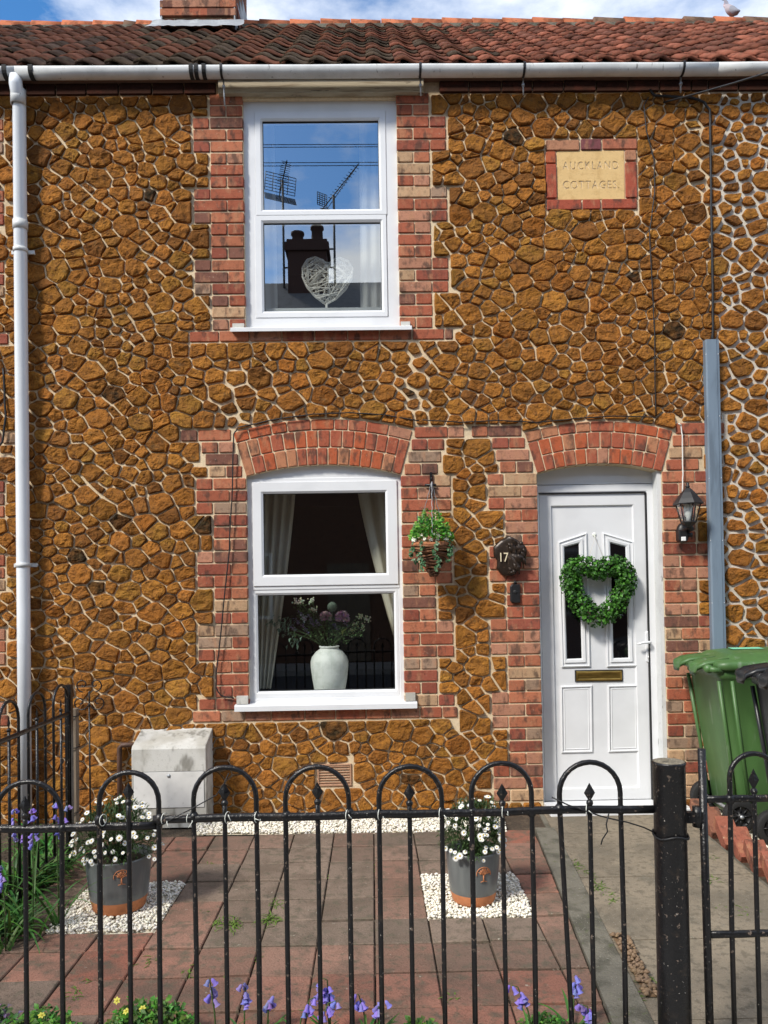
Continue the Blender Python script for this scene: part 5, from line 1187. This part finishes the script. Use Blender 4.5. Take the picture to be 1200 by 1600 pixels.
for px, py, cc_ in ((470,940,(.75,.76,.62)),(486,938,(.75,.76,.62)),(463,940,(.8,.8,.7)),(490,952,(.7,.72,.55)),(562,963,(.62,.66,.42)),(573,968,(.66,.68,.48)),(556,975,(.60,.62,.36)),(550,985,(.5,.56,.3)),(566,980,(.62,.66,.42)),(474,966,(.7,.7,.75))):
    p = V(px, py, rr.uniform(-.03,.03)); b = MB(); 
    for i in range(26): b.c = tuple(q*rr.uniform(.8,1.15) for q in cc_); q_ = p+rdir(rr)*rr.uniform(0,.032); b.ball(q_, rr.uniform(.004,.007), 6, 4)
    b.obj('white_spray', 'petal', bq, at=p); stem(p)
for k in range(520):
    t = rr.random(); px, py = rr.choice(((475,955),(480,965),(520,985),(500,992),(540,990),(555,985),(490,985),(470,990),(510,975),(530,995)))
    p = V(px+rr.uniform(-16,16), py+rr.uniform(-12,12), rr.uniform(-.05,.05)); j = rr.uniform(.5,1.2); lv.c = (.09*j,.17*j,.06*j); leaf(lv, p, rdir(rr, -.2, 1), rr.uniform(.02,.035), rr.uniform(.010,.016))
for px, py in ((440,968),(432,975),(446,980),(452,990),(458,1000),(465,998),(426,968),(448,972),(455,978)):   # eucalyptus
    for i in range(10): p = V(px+rr.uniform(-9,9), py+rr.uniform(-9,9), rr.uniform(-.04,.02)); j = rr.uniform(.6,1.2); lv.c = (.15*j,.24*j,.17*j); leaf(lv, p, Vector((-.5,0,-.6))+rdir(rr)*.6, .038, .017)
stem(V(440,972)); stem(V(460, 990)); p = V(535, 995, -.03); lv.c = (.20,.24,.07); leaf(lv, p, (.3,-.1,.6), .08, .05)
stems.obj('stems', 'leaf', bq); lv.obj('foliage', 'leaf', bq)
# ------------------------------------------------------------------ meter box and its pipe
yb = -.23; xa, xb = W(206, 1220, yb).x, W(322, 1220, yb).x; zf, zk = W(264, 1166, yb).z, W(268, 1138, 0).z
mbx = thing('meter_box', 'weathered pale grey meter box standing against the stone wall', 'box', ((xa+xb)/2, yb/2, 0))
b = MB(); c_ = .008; prof = [(yb, -.01), (yb, zf-.02), (yb+.012, zf), (-.005, zk), (-.005, -.01)]
b.loft([[(xa, y, z) for y, z in prof], [(xa+.004, y-.002, z+.002) for y, z in prof], [(xb-.004, y-.002, z+.002) for y, z in prof], [(xb, y, z) for y, z in prof]]); b.obj('housing', 'box_concrete', mbx)
q = prect(209, 1206, 319, 1262, yb); b = MB(); frame(b, inset(q, -.003), .003, yb+.001, yb-.0035, .0005); b.obj('door_joint', 'seal', mbx)
b = MB(); b.ring(q, [(0, yb+.002), (0, yb-.004), (.002, yb-.005)], True); dpn = b.obj('door_panel', 'box_panel', mbx)
k_ = W(264, 1212, yb); b = MB(True); b.lathe([(.012, 0), (.012, .003), (.006, .004), (.006, .009), (.002, .009)], 12, Matrix.Translation((k_.x, yb-.004, k_.z)) @ Matrix.Rotation(R(90), 4, 'X')); b.obj('lock', 'galv', dpn)
b = MB(True); pz = W(195, 1164, -.06); b.tube([(xa+.02, -.06, pz.z), (pz.x-.02, -.06, pz.z), (pz.x-.035, -.06, pz.z-.02), (pz.x-.037, -.06, .0)], .017, 10); tag(b.obj('waste_pipe', 'pipe_brown', at=(pz.x, -.06, 0)), 'short brown pipe bending down beside the meter box', 'pipe')

# ------------------------------------------------------------------ daisy pots
def emblem(parent, c, y_of, r):
    """round tree emblem: trunk, roots and a ring of twigs and leaves"""
    b = MB(True)
    def T(pts, rad): b.tube([Vector((c.x+x*r, y_of(x*r)-.002, c.z+z*r)) for x, z in pts], rad*r, 5)
    T([(-.05,-.95),(-.02,-.5),(0,-.1)], .09); T([(.06,-.95),(.03,-.5),(0,-.1)], .07); T([(-.45,-1.0),(-.1,-.9),(0,-.7)], .05); T([(.45,-1.0),(.1,-.9),(0,-.7)], .05)
    for a in (-70, -38, -10, 20, 50, 78):
        s_, k = math.sin(R(a)), math.cos(R(a)); T([(0,-.1),(s_*.35,.05+k*.25),(s_*.75,.15+k*.6)], .05); T([(s_*.4,.08+k*.28),(s_*.55+.15*k,.15+k*.5-.15*s_)], .04)
    T([(math.sin(R(a))*.98, .05+math.cos(R(a))*.93) for a in range(-105, 106, 15)], .06)
    rr = random.Random(2)
    for k in range(26):
        a = rr.uniform(-1.6, 1.6); q = rr.uniform(.45, .92); x, z = math.sin(a)*q, .05+math.cos(a)*q; b.ball(Vector((c.x+x*r, y_of(x*r)-.002, c.z+z*r)), r*.085, 6, 4, (1, .4, 1))
    b.obj('tree_emblem', 'terracotta', parent)
def daisy_pot(pxl, pxr, pyb, pyt, pyband, lab, plab, seed, epx, epy):
    cxp = (pxl+pxr)/2; g0 = G(cxp, pyb-12, .012); y = g0.y; rt = (W(pxr, pyt, y).x-W(pxl, pyt, y).x)/2; x = W(cxp, (pyt+pyb)/2, y).x; zb = .008; zt = W(cxp, pyt, y).z; rbm = rt*.78
    t = thing('flower_pot', lab, 'flower pot', (x, y, zb)); M = Matrix.Translation((x, y, 0)); zband = W(cxp, pyband, y-rt*.8).z
    k = (zband-zb)/(zt-zb); rbd = rbm+(rt-rbm)*k**.7
    b = MB(True); b.lathe([(rbm*.93, zb), (rbm, zb+.008), (rbd, zband)], 40, M, True, False); b.obj('base', 'terracotta', t)
    rad = lambda z: rbm+(rt*.985-rbm)*((z-zb)/(zt-zb))**.7
    pr = [(rad(zband)+.0005, zband-.001), (rad(zband)+.002, zband+.002)]+[(rad(zband+(zt-zband)*i/8)+.002, zband+(zt-zband)*i/8) for i in range(1, 8)]+[(rt, zt-.008), (rt, zt-.002), (rt-.004, zt), (rt-.010, zt-.002), (rt-.013, zt-.02), (rt-.02, zt-.06)]
    b = MB(True); b.lathe(pr, 40, M, False, False); b.obj('bowl', 'glaze_grey', t)
    b = MB(True); b.lathe([(rt-.015, zt-.045), (rt*.5, zt-.04), (.002, zt-.038)], 20, M, False, False); b.obj('compost', 'soil', t)
    ec = W(epx, epy, y-rt*.9); emblem(t, ec, lambda dx, x=x, ec=ec: y-math.sqrt(max(1e-5, (rad(ec.z)+.003)**2-(ec.x+dx-x)**2)), .034)
    return x, y, zt, rt
def daisies(x, y, z, rx, h, label, seed, nf, offx=0.0):
    rr = random.Random(seed); t = thing('daisy_plant', label, 'plant', (x, y, z-.035)); b = MB(); pts = []; lump = [(rdir(rr, -.1, 1), rr.uniform(.85, 1.15)) for _ in range(9)]
    for k in range(2600):
        d_ = rdir(rr, -.15, 1); q = rr.uniform(.45, 1.0)**.6*max(lump, key=lambda l_: l_[0].dot(d_))[1]; p = Vector((x+offx+d_.x*rx*q, y+d_.y*rx*q, z+.035+d_.z*h*q)); j = rr.uniform(.5, 1.25); cq = rr.choice(((.040,.085,.022),(.060,.115,.035),(.028,.062,.018),(.085,.14,.05))); b.c = tuple(v*j for v in cq)
        leaf(b, p, d_*.8+rdir(rr)*.7+Vector((0,0,.25)), rr.uniform(.022, .042), rr.uniform(.004, .008), .2)
    for k in range(60):
        d_ = rdir(rr, .1, 1); b.c = (.05,.08,.03); p0 = Vector((x+rr.uniform(-.04,.04), y+rr.uniform(-.04,.04), z-.03)); p1 = Vector((x+offx+d_.x*rx*.8, y+d_.y*rx*.8, z+.03+d_.z*h*.8)); b.tube([p0, p0.lerp(p1, .5)+Vector((0,0,.02)), p1], .0018, 4)
    b.obj('foliage', 'leaf', t)
    proto = []
    for v in range(3):
        f = MB(); small_star(f, Vector((0,0,0)), (0,0,1), .0205, 14, (.86,.86,.82), (.75,.52,.03), rr, .30); proto.append(f.mesh('flower', 'petal'))
    for k in range(nf):
        a = rr.uniform(0, 6.283); zz = rr.uniform(-.2, 1.0)
        if k % 3: a = rr.uniform(3.3, 6.1)
        q = math.sqrt(max(0, 1-zz*zz)); d_ = Vector((q*math.cos(a), q*math.sin(a), zz)); lf_ = max(lump, key=lambda l_: l_[0].dot(d_))[1]*rr.uniform(.98, 1.12); p = Vector((x+offx+d_.x*rx*lf_, y+d_.y*rx*lf_, z+.035+d_.z*h*lf_)); nrm = (d_*.55+Vector((-.15,-.45,.55))+rdir(rr)*.35).normalized()
        o = bpy.data.objects.new('flower', proto[k % 3]); C.objects.link(o); o.parent = t; o.location = p-wloc(t); o.rotation_mode = 'QUATERNION'; o.rotation_quaternion = nrm.to_track_quat('Z', 'Y'); s_ = rr.uniform(.45, .85); o.scale = (s_, s_, s_)
x, y, z, r_ = daisy_pot(135.5, 237, 1427, 1333, 1413, 'grey glazed flower pot with terracotta foot, nearer the meter box', '', 1, 190, 1371)
daisies(x, y, z, .175, .20, 'white daisy plant in the pot beside the meter box', 21, 88, -.01)
x, y, z, r_ = daisy_pot(697, 781.5, 1416, 1324, 1402, 'grey glazed flower pot with terracotta foot, nearer the front door', '', 2, 755.5, 1366)
daisies(x, y, z, .150, .185, 'white daisy plant in the pot beside the front door path', 22, 76, .012)

# ------------------------------------------------------------------ wheelie bins
def rrect(x0, x1, y0, y1, r, z, n=4):
    o = []
    for cx, cy, a0 in ((x1-r, y0+r, -90), (x1-r, y1-r, 0), (x0+r, y1-r, 90), (x0+r, y0+r, 180)):
        for i in range(n+1): a = R(a0+90*i/n); o.append((cx+r*math.cos(a), cy+r*math.sin(a), z))
    return o
def wheelie_bin(x0, yc, m, label, sticker, h=1.0):
    """handle and wheels face -x; x0 = handle line"""
    t = thing('wheelie_bin', label, 'bin', (x0+.36, yc, 0)); w = .245
    b = MB(); rings = []
    for z, a, c, ww in ((.045, .20, .56, .185), (.06, .185, .58, .20), (.30, .155, .61, .212), (.62, .11, .655, .228), (h-.10, .072, .69, .240), (h-.09, .055, .71, .252), (h-.03, .050, .715, .255), (h-.03, .07, .70, .235)):
        rings.append(rrect(x0+a, x0+c, yc-ww, yc+ww, .045, z))
    b.loft(rings, True, False, True, True); body = b.obj('body', m, t)
    for sg in (-1, 1):                             # moulded corner channels and side ribs
        b = MB(True)
        for u0, u1 in ((.245, .135), ):
            b.tube([(x0+u0, yc+sg*.208, .12), (x0+(u0+u1)/2, yc+sg*.224, .5), (x0+u1, yc+sg*.241, h-.11)], [.010, .012, .012], 6)
        b.obj('rib', m, body)
        b = MB(True); b.tube([(x0+.166, yc+sg*.190, .12), (x0+.12, yc+sg*.207, .5), (x0+.062, yc+sg*.225, h-.11)], [.010, .012, .012], 6); b.obj('rib', m, body)
    # lid
    b = MB(True); rings = []
    for ins, z, sl in ((.0, h-.045, 0), (-.012, h-.04, 0), (-.014, h-.005, 0), (.0, h+.010, .25), (.05, h+.022, .6), (.075, h+.045, 1), (.13, h+.056, 1), (.20, h+.060, 1)):
        rg_ = rrect(x0+.055+ins*1.3, x0+.755-ins, yc-.268+ins, yc+.268-ins, max(.02, .07-ins*.25), z)
        rings.append([(p[0], p[1], p[2]+sl*.020*(p[0]-x0-.3)) for p in rg_])
    b.loft(rings, True, True, True, True); lid = b.obj('lid', m, t)
    # handle: bar along the back with two scooped grips and hinge knuckles
    b = MB(True); b.tube([(x0+.005, yc-w, h-.035), (x0-.004, yc-w*.5, h-.035), (x0-.004, yc+w*.5, h-.035), (x0+.005, yc+w, h-.035)], .016, 9)
    for yy in (-w, -.02, w): b.tube([(x0+.0, yc+yy, h-.035), (x0+.075, yc+yy, h-.05)], .018, 8)
    b.obj('handle', m, body)
    for yy in (-w+.02, .0, w-.02): b = MB(True); b.tube([(x0-.002, yc+yy-.022, h-.035), (x0-.002, yc+yy+.022, h-.035)], .026, 12); b.obj('hinge', m, body)
    for sg in (-1, 1):                             # lid tongues reaching over the handle
        b = MB(True); y0_, y1_ = sorted((yc+sg*.035, yc+sg*(w-.03))); ym = (y0_+y1_)/2
        rr_ = []
        for x_, z_, kk in ((-.055, h-.05, .55), (-.05, h-.022, .7), (.0, h+.002, .95), (.07, h+.012, 1.0), (.14, h+.020, 1.0)):
            hw = (y1_-y0_)/2*kk; rr_.append([(x0+x_, ym-hw, z_-.012), (x0+x_, ym-hw*.85, z_+.006), (x0+x_, ym-hw*.55, z_-.006), (x0+x_, ym+hw*.55, z_-.006), (x0+x_, ym+hw*.85, z_+.006), (x0+x_, ym+hw, z_-.012), (x0+x_, ym+hw*.8, z_-.03), (x0+x_, ym-hw*.8, z_-.03)])
        b.loft(rr_, True, True, True, True); b.obj('lid_grip', m, lid)
    b = MB(True); b.tube([(x0+.165, yc-.27, .10), (x0+.165, yc+.27, .10)], .011, 8); b.obj('axle', 'galv', t)
    for sg in (-1, 1):
        yw = yc+sg*.235; M = Matrix.Translation((x0+.165, yw, .10)) @ Matrix.Rotation(R(90), 4, 'X')
        b = MB(True); b.lathe([(.062, -.022), (.092, -.024), (.1, -.016), (.1, .016), (.092, .024), (.062, .022)], 28, M, False, False); wl_ = b.obj('wheel', 'rubber', t)
        b = MB(True); b.lathe([(.062, -.018), (.058, -.008), (.02, -.010), (.018, -.026), (.002, -.026)], 20, M, False, True, ); b.lathe([(.062, .018), (.058, .008), (.02, .010), (.018, .026), (.002, .026)], 20, M, False, True)
        for k in range(8):
            a = k*math.pi/4
            for s2 in (-.013, .013): b.tube([M @ Vector((.018*math.cos(a), .018*math.sin(a), s2)), M @ Vector((.06*math.cos(a), .06*math.sin(a), s2))], .005, 5)
        b.obj('rim', 'black_plastic', wl_)
    if sticker:
        b = MB(); b.add([(x0+.25, yc-.02, h+.0625), (x0+.43, yc-.06, h+.066), (x0+.45, yc+.06, h+.0665), (x0+.27, yc+.10, h+.063)], [(0,1,2,3)]); b.obj('sticker', 'sticker', lid)
wheelie_bin(2.02, -.36, 'bin_green', 'green wheelie bin with a pale sticker on its lid beside the door', True, 1.02)
wheelie_bin(2.10, -1.06, 'bin_black', 'black wheelie bin in front of the green one', False, 1.02)

# ------------------------------------------------------------------ pigeon on the ridge
yp_ = YR; pb0 = W(1143, 33, yp_); pg = thing('pigeon', 'grey-pink pigeon sitting on the roof ridge', 'bird', (pb0.x, yp_, ZRG+.055))
b = MB(True); zb = ZRG+.05; K = [(-.12,.045,.016,.010,(.22,.22,.25)),(-.09,.055,.03,.022,(.25,.25,.28)),(-.04,.075,.062,.052,(.36,.31,.33)),(.02,.10,.072,.068,(.42,.33,.34)),(.055,.135,.055,.058,(.46,.33,.35)),(.068,.175,.035,.036,(.40,.34,.37)),(.072,.205,.030,.030,(.30,.31,.36)),(.082,.228,.026,.026,(.30,.32,.37)),(.088,.245,.012,.012,(.30,.32,.37))]
for i in range(len(K)-1):
    rings = []
    for (u, z, ry, rz, c_) in (K[i], K[i+1]):
        tilt = .3 if u < .05 else 1.2
        rings.append([(pb0.x-u*.45+ry*math.cos(a)*.95-rz*math.sin(a)*math.sin(tilt)*.3, yp_+u*.5+ry*math.cos(a)*.35, zb+z+rz*math.sin(a)*(1.0 if tilt < 1 else .55)) for a in [2*math.pi*k/14 for k in range(14)]])
    b.c = K[i][4]; b.loft(rings, i == 0, i == len(K)-2, True, True)
b.obj('body', 'pigeon', pg)
b = MB(True); hx_ = pb0.x-.085*.45-.012; b.c = (.12,.10,.09); b.tube([(hx_-.012, yp_+.03, zb+.226), (hx_-.032, yp_+.028, zb+.220)], [.006, .001], 6); b.obj('beak', 'pigeon', pg)
for dx in (-.015, .02): b = MB(True); b.c = (.4,.15,.12); b.tube([(pb0.x+dx, yp_, ZRG+.035), (pb0.x+dx, yp_, zb+.06)], .005, 5); b.obj('leg', 'pigeon', pg)

# ------------------------------------------------------------------ planting along the fence
def bluebell(x, y, h, label, seed, nl=7, spikes=1, z=0.0, lean=0.0):
    rr = random.Random(seed); t = thing('bluebell', label, 'flower', (x, y, z-.02)); b = MB()
    for k in range(nl):
        a = rr.uniform(0, 6.28); b.c = tuple(q*rr.uniform(.7,1.2) for q in (.075,.19,.035)); blade(b, (x+rr.uniform(-.02,.02), y+rr.uniform(-.02,.02), z-.02), (math.cos(a)*.5, math.sin(a)*.5, 1), h*rr.uniform(.6,.95), rr.uniform(.010,.016), rr.uniform(1.0,2.0), 7)
    b.obj('leaves', 'leaf', t)
    for s_ in range(spikes):
        b = MB(True); dx = rr.uniform(-.05,.05)+lean; dy = rr.uniform(-.03,.03); b.c = (.09,.15,.05); top = Vector((x+dx, y+dy, z+h*rr.uniform(.9,1.05))); pts = [Vector((x, y, z-.02)), Vector((x+dx*.35, y+dy*.4, z+h*.55)), top, top+Vector((dx*.4+rr.uniform(-.02,.02), -.01, .012))]; b.tube(pts, [.003, .0028, .002, .0012], 5)
        n = rr.randint(8, 12)
        for k in range(n):
            tt = k/n; p = pts[1].lerp(pts[2], .45+.55*tt) if k < n-2 else pts[3]; a = rr.uniform(0, 6.28); d_ = Vector((math.cos(a), math.sin(a)*.9, -.55)).normalized(); b.c = tuple(q*rr.uniform(.8,1.25) for q in (.27,.22,.60)); L = rr.uniform(.018,.025)
            q0 = p+d_*.006; dd = (d_+Vector((0,0,-.9))).normalized(); a1 = dd.orthogonal().normalized(); a2 = dd.cross(a1)
            rings = [[q0+dd*L*tq+(a1*math.cos(2*math.pi*i/6)+a2*math.sin(2*math.pi*i/6))*rq for i in range(6)] for tq, rq in ((0,.0025),(.25,.0062),(.7,.0066),(1,.011))]; b.loft(rings, True, False, True, True)
        b.obj('flower_spike', 'petal', t)
YBD = -2.62
def at_px(px, py, y): return W(px, py, y)
BB = [(338,1530,1),(380,1545,1),(416,1555,1),(462,1556,1),(516,1530,2),(494,1562,1),(590,1553,1),(572,1560,1),(833,1543,1),(893,1522,1),(924,1566,1)]
lbl = ['bluebell leaning beside the thick clump of yellow-flowered greenery', 'tall bluebell between two railings before the yellow-flowered greenery', 'short bluebell growing alone between the greenery and the middle of the bed', 'bluebell with drooping head at the edge of the middle bluebell clump', 'tallest bluebell with double spikes in the middle of the bed', 'low bluebell at the foot of the tallest double-spiked bluebell', 'bluebell bent over towards the bare paving', 'bluebell with a dense head next to the bent one', 'bluebell in line with the pot nearer the front door', 'tall single bluebell beside the mossy path edging', 'low bluebell close to the brown gravel']
for i, (px, py, n) in enumerate(BB):
    y = YBD+.05*((i*37) % 5-2)/2; p = at_px(px, py, y); bluebell(p.x, y, p.z, lbl[i], 40+i, 6, n, 0.0, .0)
# leafy clump with yellow flowers
def clump(px, py, y, r, h, label, seed, n, cols, yellow=0, cat='plant', name='leafy_plant', lf=(.018,.03)):
    rr = random.Random(seed); p = W(px, py, y); t = thing(name, label, cat, (p.x, y, -.02)); b = MB(); h = p.z
    for k in range(n):
        d_ = rdir(rr, 0, 1); q = rr.random()**.45; pp = Vector((p.x+d_.x*r*q, y+d_.y*r*.6*q, h*d_.z*q*rr.uniform(.75,1.05))); b.c = tuple(v*rr.uniform(.6,1.25) for v in rr.choice(cols)); leaf(b, pp, rdir(rr, -.1, .8), rr.uniform(*lf), rr.uniform(lf[0]*.7, lf[1]*.75), .3, Vector((0,-.5,1))+rdir(rr)*.5)
    for k in range(30): d_ = rdir(rr, .2, 1); b.c = (.06,.13,.03); b.tube([(p.x+rr.uniform(-.08,.08), y, -.02), (p.x+d_.x*r*.8, y+d_.y*r*.5, h*d_.z*.85)], .0018, 4)
    b.obj('foliage', 'leaf', t)
    for k in range(yellow):
        f = MB(); pp = Vector((p.x+rr.uniform(-r,r)*.6, y+rr.uniform(-.1,0)*1.0, h*rr.uniform(.85,1.05)))
        small_star(f, pp, Vector((0,-.6,.8))+rdir(rr)*.4, .013, 6, (.70,.64,.12), (.6,.5,.05), rr, .6); f.obj('flower', 'petal', t, at=pp)
GR = ((.09,.22,.03),(.12,.28,.04),(.055,.15,.025))
clump(232, 1562, -2.60, .17, .2, 'bushy bright green plant with yellow flowers behind the railing', 61, 1300, GR, 3)
clump(55, 1578, -2.60, .15, .2, 'low green plant beside the bushy yellow-flowered one', 62, 800, GR, 1)
clump(-10, 1570, -2.55, .10, .2, 'small green plant with mauve tips at the far end of the bed', 63, 350, ((.10,.20,.05),(.25,.16,.25)), 0)
clump(655, 1590, -2.60, .06, .2, 'tiny green weed beside the bare patch of the bed', 64, 160, GR, 0)
clump(850, 1588, -2.58, .09, .2, 'low feathery green plant below the bluebell by the pot', 65, 420, GR, 0, lf=(.010,.018))
# strap-leaved clumps in the side bed
def strap_clump(px, py, label, seed, n, L, fl=0):
    rr = random.Random(seed); g_ = G(px, py); t = thing('strap_leaved_plant', label, 'plant', (g_.x, g_.y, -.02)); b = MB()
    for k in range(n):
        a = rr.uniform(0, 6.28); b.c = tuple(v*rr.uniform(.6,1.25) for v in rr.choice(((.055,.15,.03),(.08,.20,.04),(.04,.11,.02)))); blade(b, (g_.x+rr.uniform(-.09,.09), g_.y+rr.uniform(-.12,.12), -.02), (math.cos(a)*rr.uniform(.3,1), math.sin(a)*rr.uniform(.3,1), 1), L*rr.uniform(.6,1.15), rr.uniform(.011,.019), rr.uniform(1.3,2.6), 7)
    b.obj('leaves', 'leaf', t)
strap_clump(25, 1400, 'large clump of arching green strap leaves beside the side railing', 71, 110, .38)
strap_clump(70, 1372, 'clump of arching strap leaves between side railing and daisy pot', 72, 70, .32)
strap_clump(5, 1460, 'ragged clump of strap leaves in the side bed near the street', 73, 80, .30)
strap_clump(60, 1330, 'small clump of strap leaves near the iron plant support', 74, 50, .26)
for i, (px, py, lb) in enumerate(((20,1272,'bluebell rising from the large strap-leaf clump'),(90,1248,'bluebell flowering beside the daisies nearer the meter box'),(50,1262,'bluebell between two strap-leaf clumps by the side railing'),(8,1350,'dark bluebell low in the large strap-leaf clump'))):
    y = -1.55-.12*i; p = W(px, py, y); bluebell(p.x, y, p.z, lb, 80+i, 6, 2 if i < 2 else 1)
# weeds in the joints
b = MB(); rr = random.Random(33)
for px, py, n, L in ((425,1438,60,.05),(360,1445,45,.05),(345,1440,30,.04),(430,1410,25,.035),(240,1500,22,.04),(130,1540,18,.04),(120,1560,18,.04),(510,1368,14,.025),(900,1352,60,.045),(915,1362,45,.04),(935,1385,50,.045),(950,1402,35,.04),(1112,1374,50,.04),(1120,1420,30,.03),(1155,1420,40,.035),(1015,1538,40,.045),(990,1562,30,.05),(350,1520,14,.03),(400,1498,16,.035),(700,1560,12,.03),(585,1356,10,.02),(1108,1340,30,.04),(290,1520,22,.035),(330,1350,16,.03),(318,1420,12,.025)):
    g_ = G(px, py)
    for k in range(n):
        a = rr.uniform(0, 6.28); j = rr.uniform(.6,1.3); b.c = (.12*j,.20*j,.035*j); blade(b, (g_.x+rr.gauss(0,.016), g_.y+rr.gauss(0,.03), -.008), (math.cos(a)*.8, math.sin(a)*.8, .7), L*rr.uniform(.6,1.6), .0042, 1.8, 4)
o = b.obj('grass', 'leaf'); o['kind'] = 'stuff'; o['label'] = 'small tufts of grass growing in the paving joints'; o['category'] = 'grass'

# ------------------------------------------------------------------ across the street (seen in the window glass)
YO = -11.0; YRo = -13.5; ZRo = 1.5+.404*(5.2-YRo); ZEo = 6.5
oh = thing('opposite_house', 'dark brick house across the street, mirrored in the upper window', 'house', (-1, YO, 0))
b = MB(); b.box((-12, -16.0, -.1), (12, YO, ZEo)); b.obj('wall', 'render_dark', oh)
b = MB(); pr_ = [(YO+.25, ZEo-.05), (YRo, ZRo), (2*YRo-YO-.25, ZEo-.05), (2*YRo-YO-.25, ZEo-.2), (YO+.25, ZEo-.2)]; b.loft([[(-12.2, y, z) for y, z in pr_], [(12.2, y, z) for y, z in pr_]]); orf = b.obj('roof', 'slate', oh)
for xw in (-9.5, -6.5, -2.6, .9, 4.2, 8.0):
    for z0, z1 in ((.9, 2.3), (3.7, 5.0)):
        b = MB(); q = rect(xw-.5, z0, xw+.5, z1); frame(b, q, .07, YO-.02, YO+.03); b.v = [(v[0], 2*YO+.01-v[1] if False else v[1], v[2]) for v in b.v]; wq = b.obj('window', 'upvc', oh); b = MB(); b.add([(x, YO+.015, z) for x, z in q], [(3,2,1,0)]); b.obj('pane', 'door_glass', wq)
b = MB(); b.box((-.95, YO-.01, -.02), (-.05, YO+.03, 2.05)); b.obj('door', 'timber_post', oh)
pc = W(482, 400); xc_ = (W(482, 430).x)*18.7/5.2; wch = 60/1200*18.7/2
b = MB(); ztop = 1.5+.448*(5.2-YRo); b.box((xc_-wch, YRo-.45, ZRo-.8), (xc_+wch, YRo+.45, ztop-.22)); b.box((xc_-wch-.06, YRo-.51, ztop-.22), (xc_+wch+.06, YRo+.51, ztop-.02)); b.box((xc_-wch-.02, YRo-.47, ztop-.02), (xc_+wch+.02, YRo+.47, ztop+.06)); och = b.obj('chimney', 'shaded_silhouette', orf)
for dx, hh in ((-.26, .36), (.22, .5)):
    b = MB(True); b.lathe([(.17, 0), (.18, .05), (.15, .08), (.135, hh-.08), (.165, hh-.06), (.165, hh), (.12, hh), (.11, hh-.2)], 18, Matrix.Translation((xc_+dx, YRo, ztop+.06)), True, True); b.obj('chimney_pot', 'shaded_silhouette', orf)
def aerial(px, topz, side, label, grid):
    x = W(px, 330).x*18.7/5.2; t = thing('tv_aerial', label, 'aerial', (x, YRo+.2, ZRo)); b = MB(True); b.tube([(x, YRo+.2, ZRo-.6), (x, YRo+.2, topz)], .028, 8); b.tube([(x, YRo+.2, ZRo+.3), (xc_+side*wch, YRo+.2, ZRo+.3)], .02, 6); b.tube([(x, YRo+.2, ZRo+.75), (xc_+side*wch, YRo+.2, ZRo+.75)], .02, 6); b.obj('mast', 'galv_dark', t)
    d_ = Vector((.25, .75, .35)).normalized() if grid else Vector((.66, .55, .5)).normalized(); c = Vector((x, YRo+.2, topz)); b = MB(True); b.tube([c-d_*.5, c+d_*(.55 if grid else .95)], .014, 6); sx = Vector((1,-.3,-.1)).normalized() if grid else d_.cross(Vector((.1,.3,1))).normalized(); up = d_.cross(sx)
    for k in range(12):
        q = c+d_*(-.1+k*(.055 if grid else .085)); b.tube([q-sx*.12, q+sx*.12], .007, 5)
    if not grid: b.tube([c+d_*-.3-Vector((0,0,.14)), c+d_*.95-Vector((0,0,.0))], .009, 5)
    b.obj('boom', 'galv_dark', t); b = MB(True); g0 = c-d_*.4
    for sg in (-1, 1):
        L = .42 if grid else .22; wd = .38 if grid else .20
        for k in range(7): q = g0+up*sg*(.06+L*k/6)+d_*abs(k)*.03; b.tube([q-sx*wd, q+sx*wd], .009, 5)
        for k in range(5): q = g0+sx*wd*(k/2-1); b.tube([q+up*sg*.06, q+up*sg*(.06+L)+d_*.18], .009, 5)
    b.obj('reflector', 'galv_dark', t)
aerial(443, 1.5+.535*18.7, -1, 'television aerial with wide grid reflector on the house opposite', True)
aerial(522, 1.5+.515*18.7, 1, 'slender television aerial pointing upwards on the house opposite', False)
for x, lb in ((-24, 'timber pole carrying the street wires at the downpipe end of the street'), (24, 'timber pole carrying the street wires at the bin end of the street')):
    t = thing('utility_pole', lb, 'pole', (x, -6.2, 0)); b = MB(True); b.tube([(x, -6.2, -.2), (x, -6.2, 9.2)], [.13, .09], 10); b.obj('shaft', 'timber_post', t); b = MB(); b.box((x-.05, -6.9, 8.0), (x+.05, -5.5, 8.12)); b.obj('crossarm', 'timber_post', t)
for k, (py, dz) in enumerate(((212, 0), (216, .25), (241, 0), (246, .22))):
    z = 1.5+(920-py)/1200*11.4; pts = [(x, -6.2, z+.0006*x*x-.002*x+dz*(x/24)*.1) for x in range(-24, 25, 3)]; b = MB(True); b.tube(pts, .0055, 5)
    tag(b.obj('street_wire', 'cable_black', at=(0, -6.2, z)), ('highest of the wires strung along the street', 'second highest wire strung along the street', 'third wire down strung along the street', 'lowest wire strung along the street')[k], 'wire', 'wires along the street')
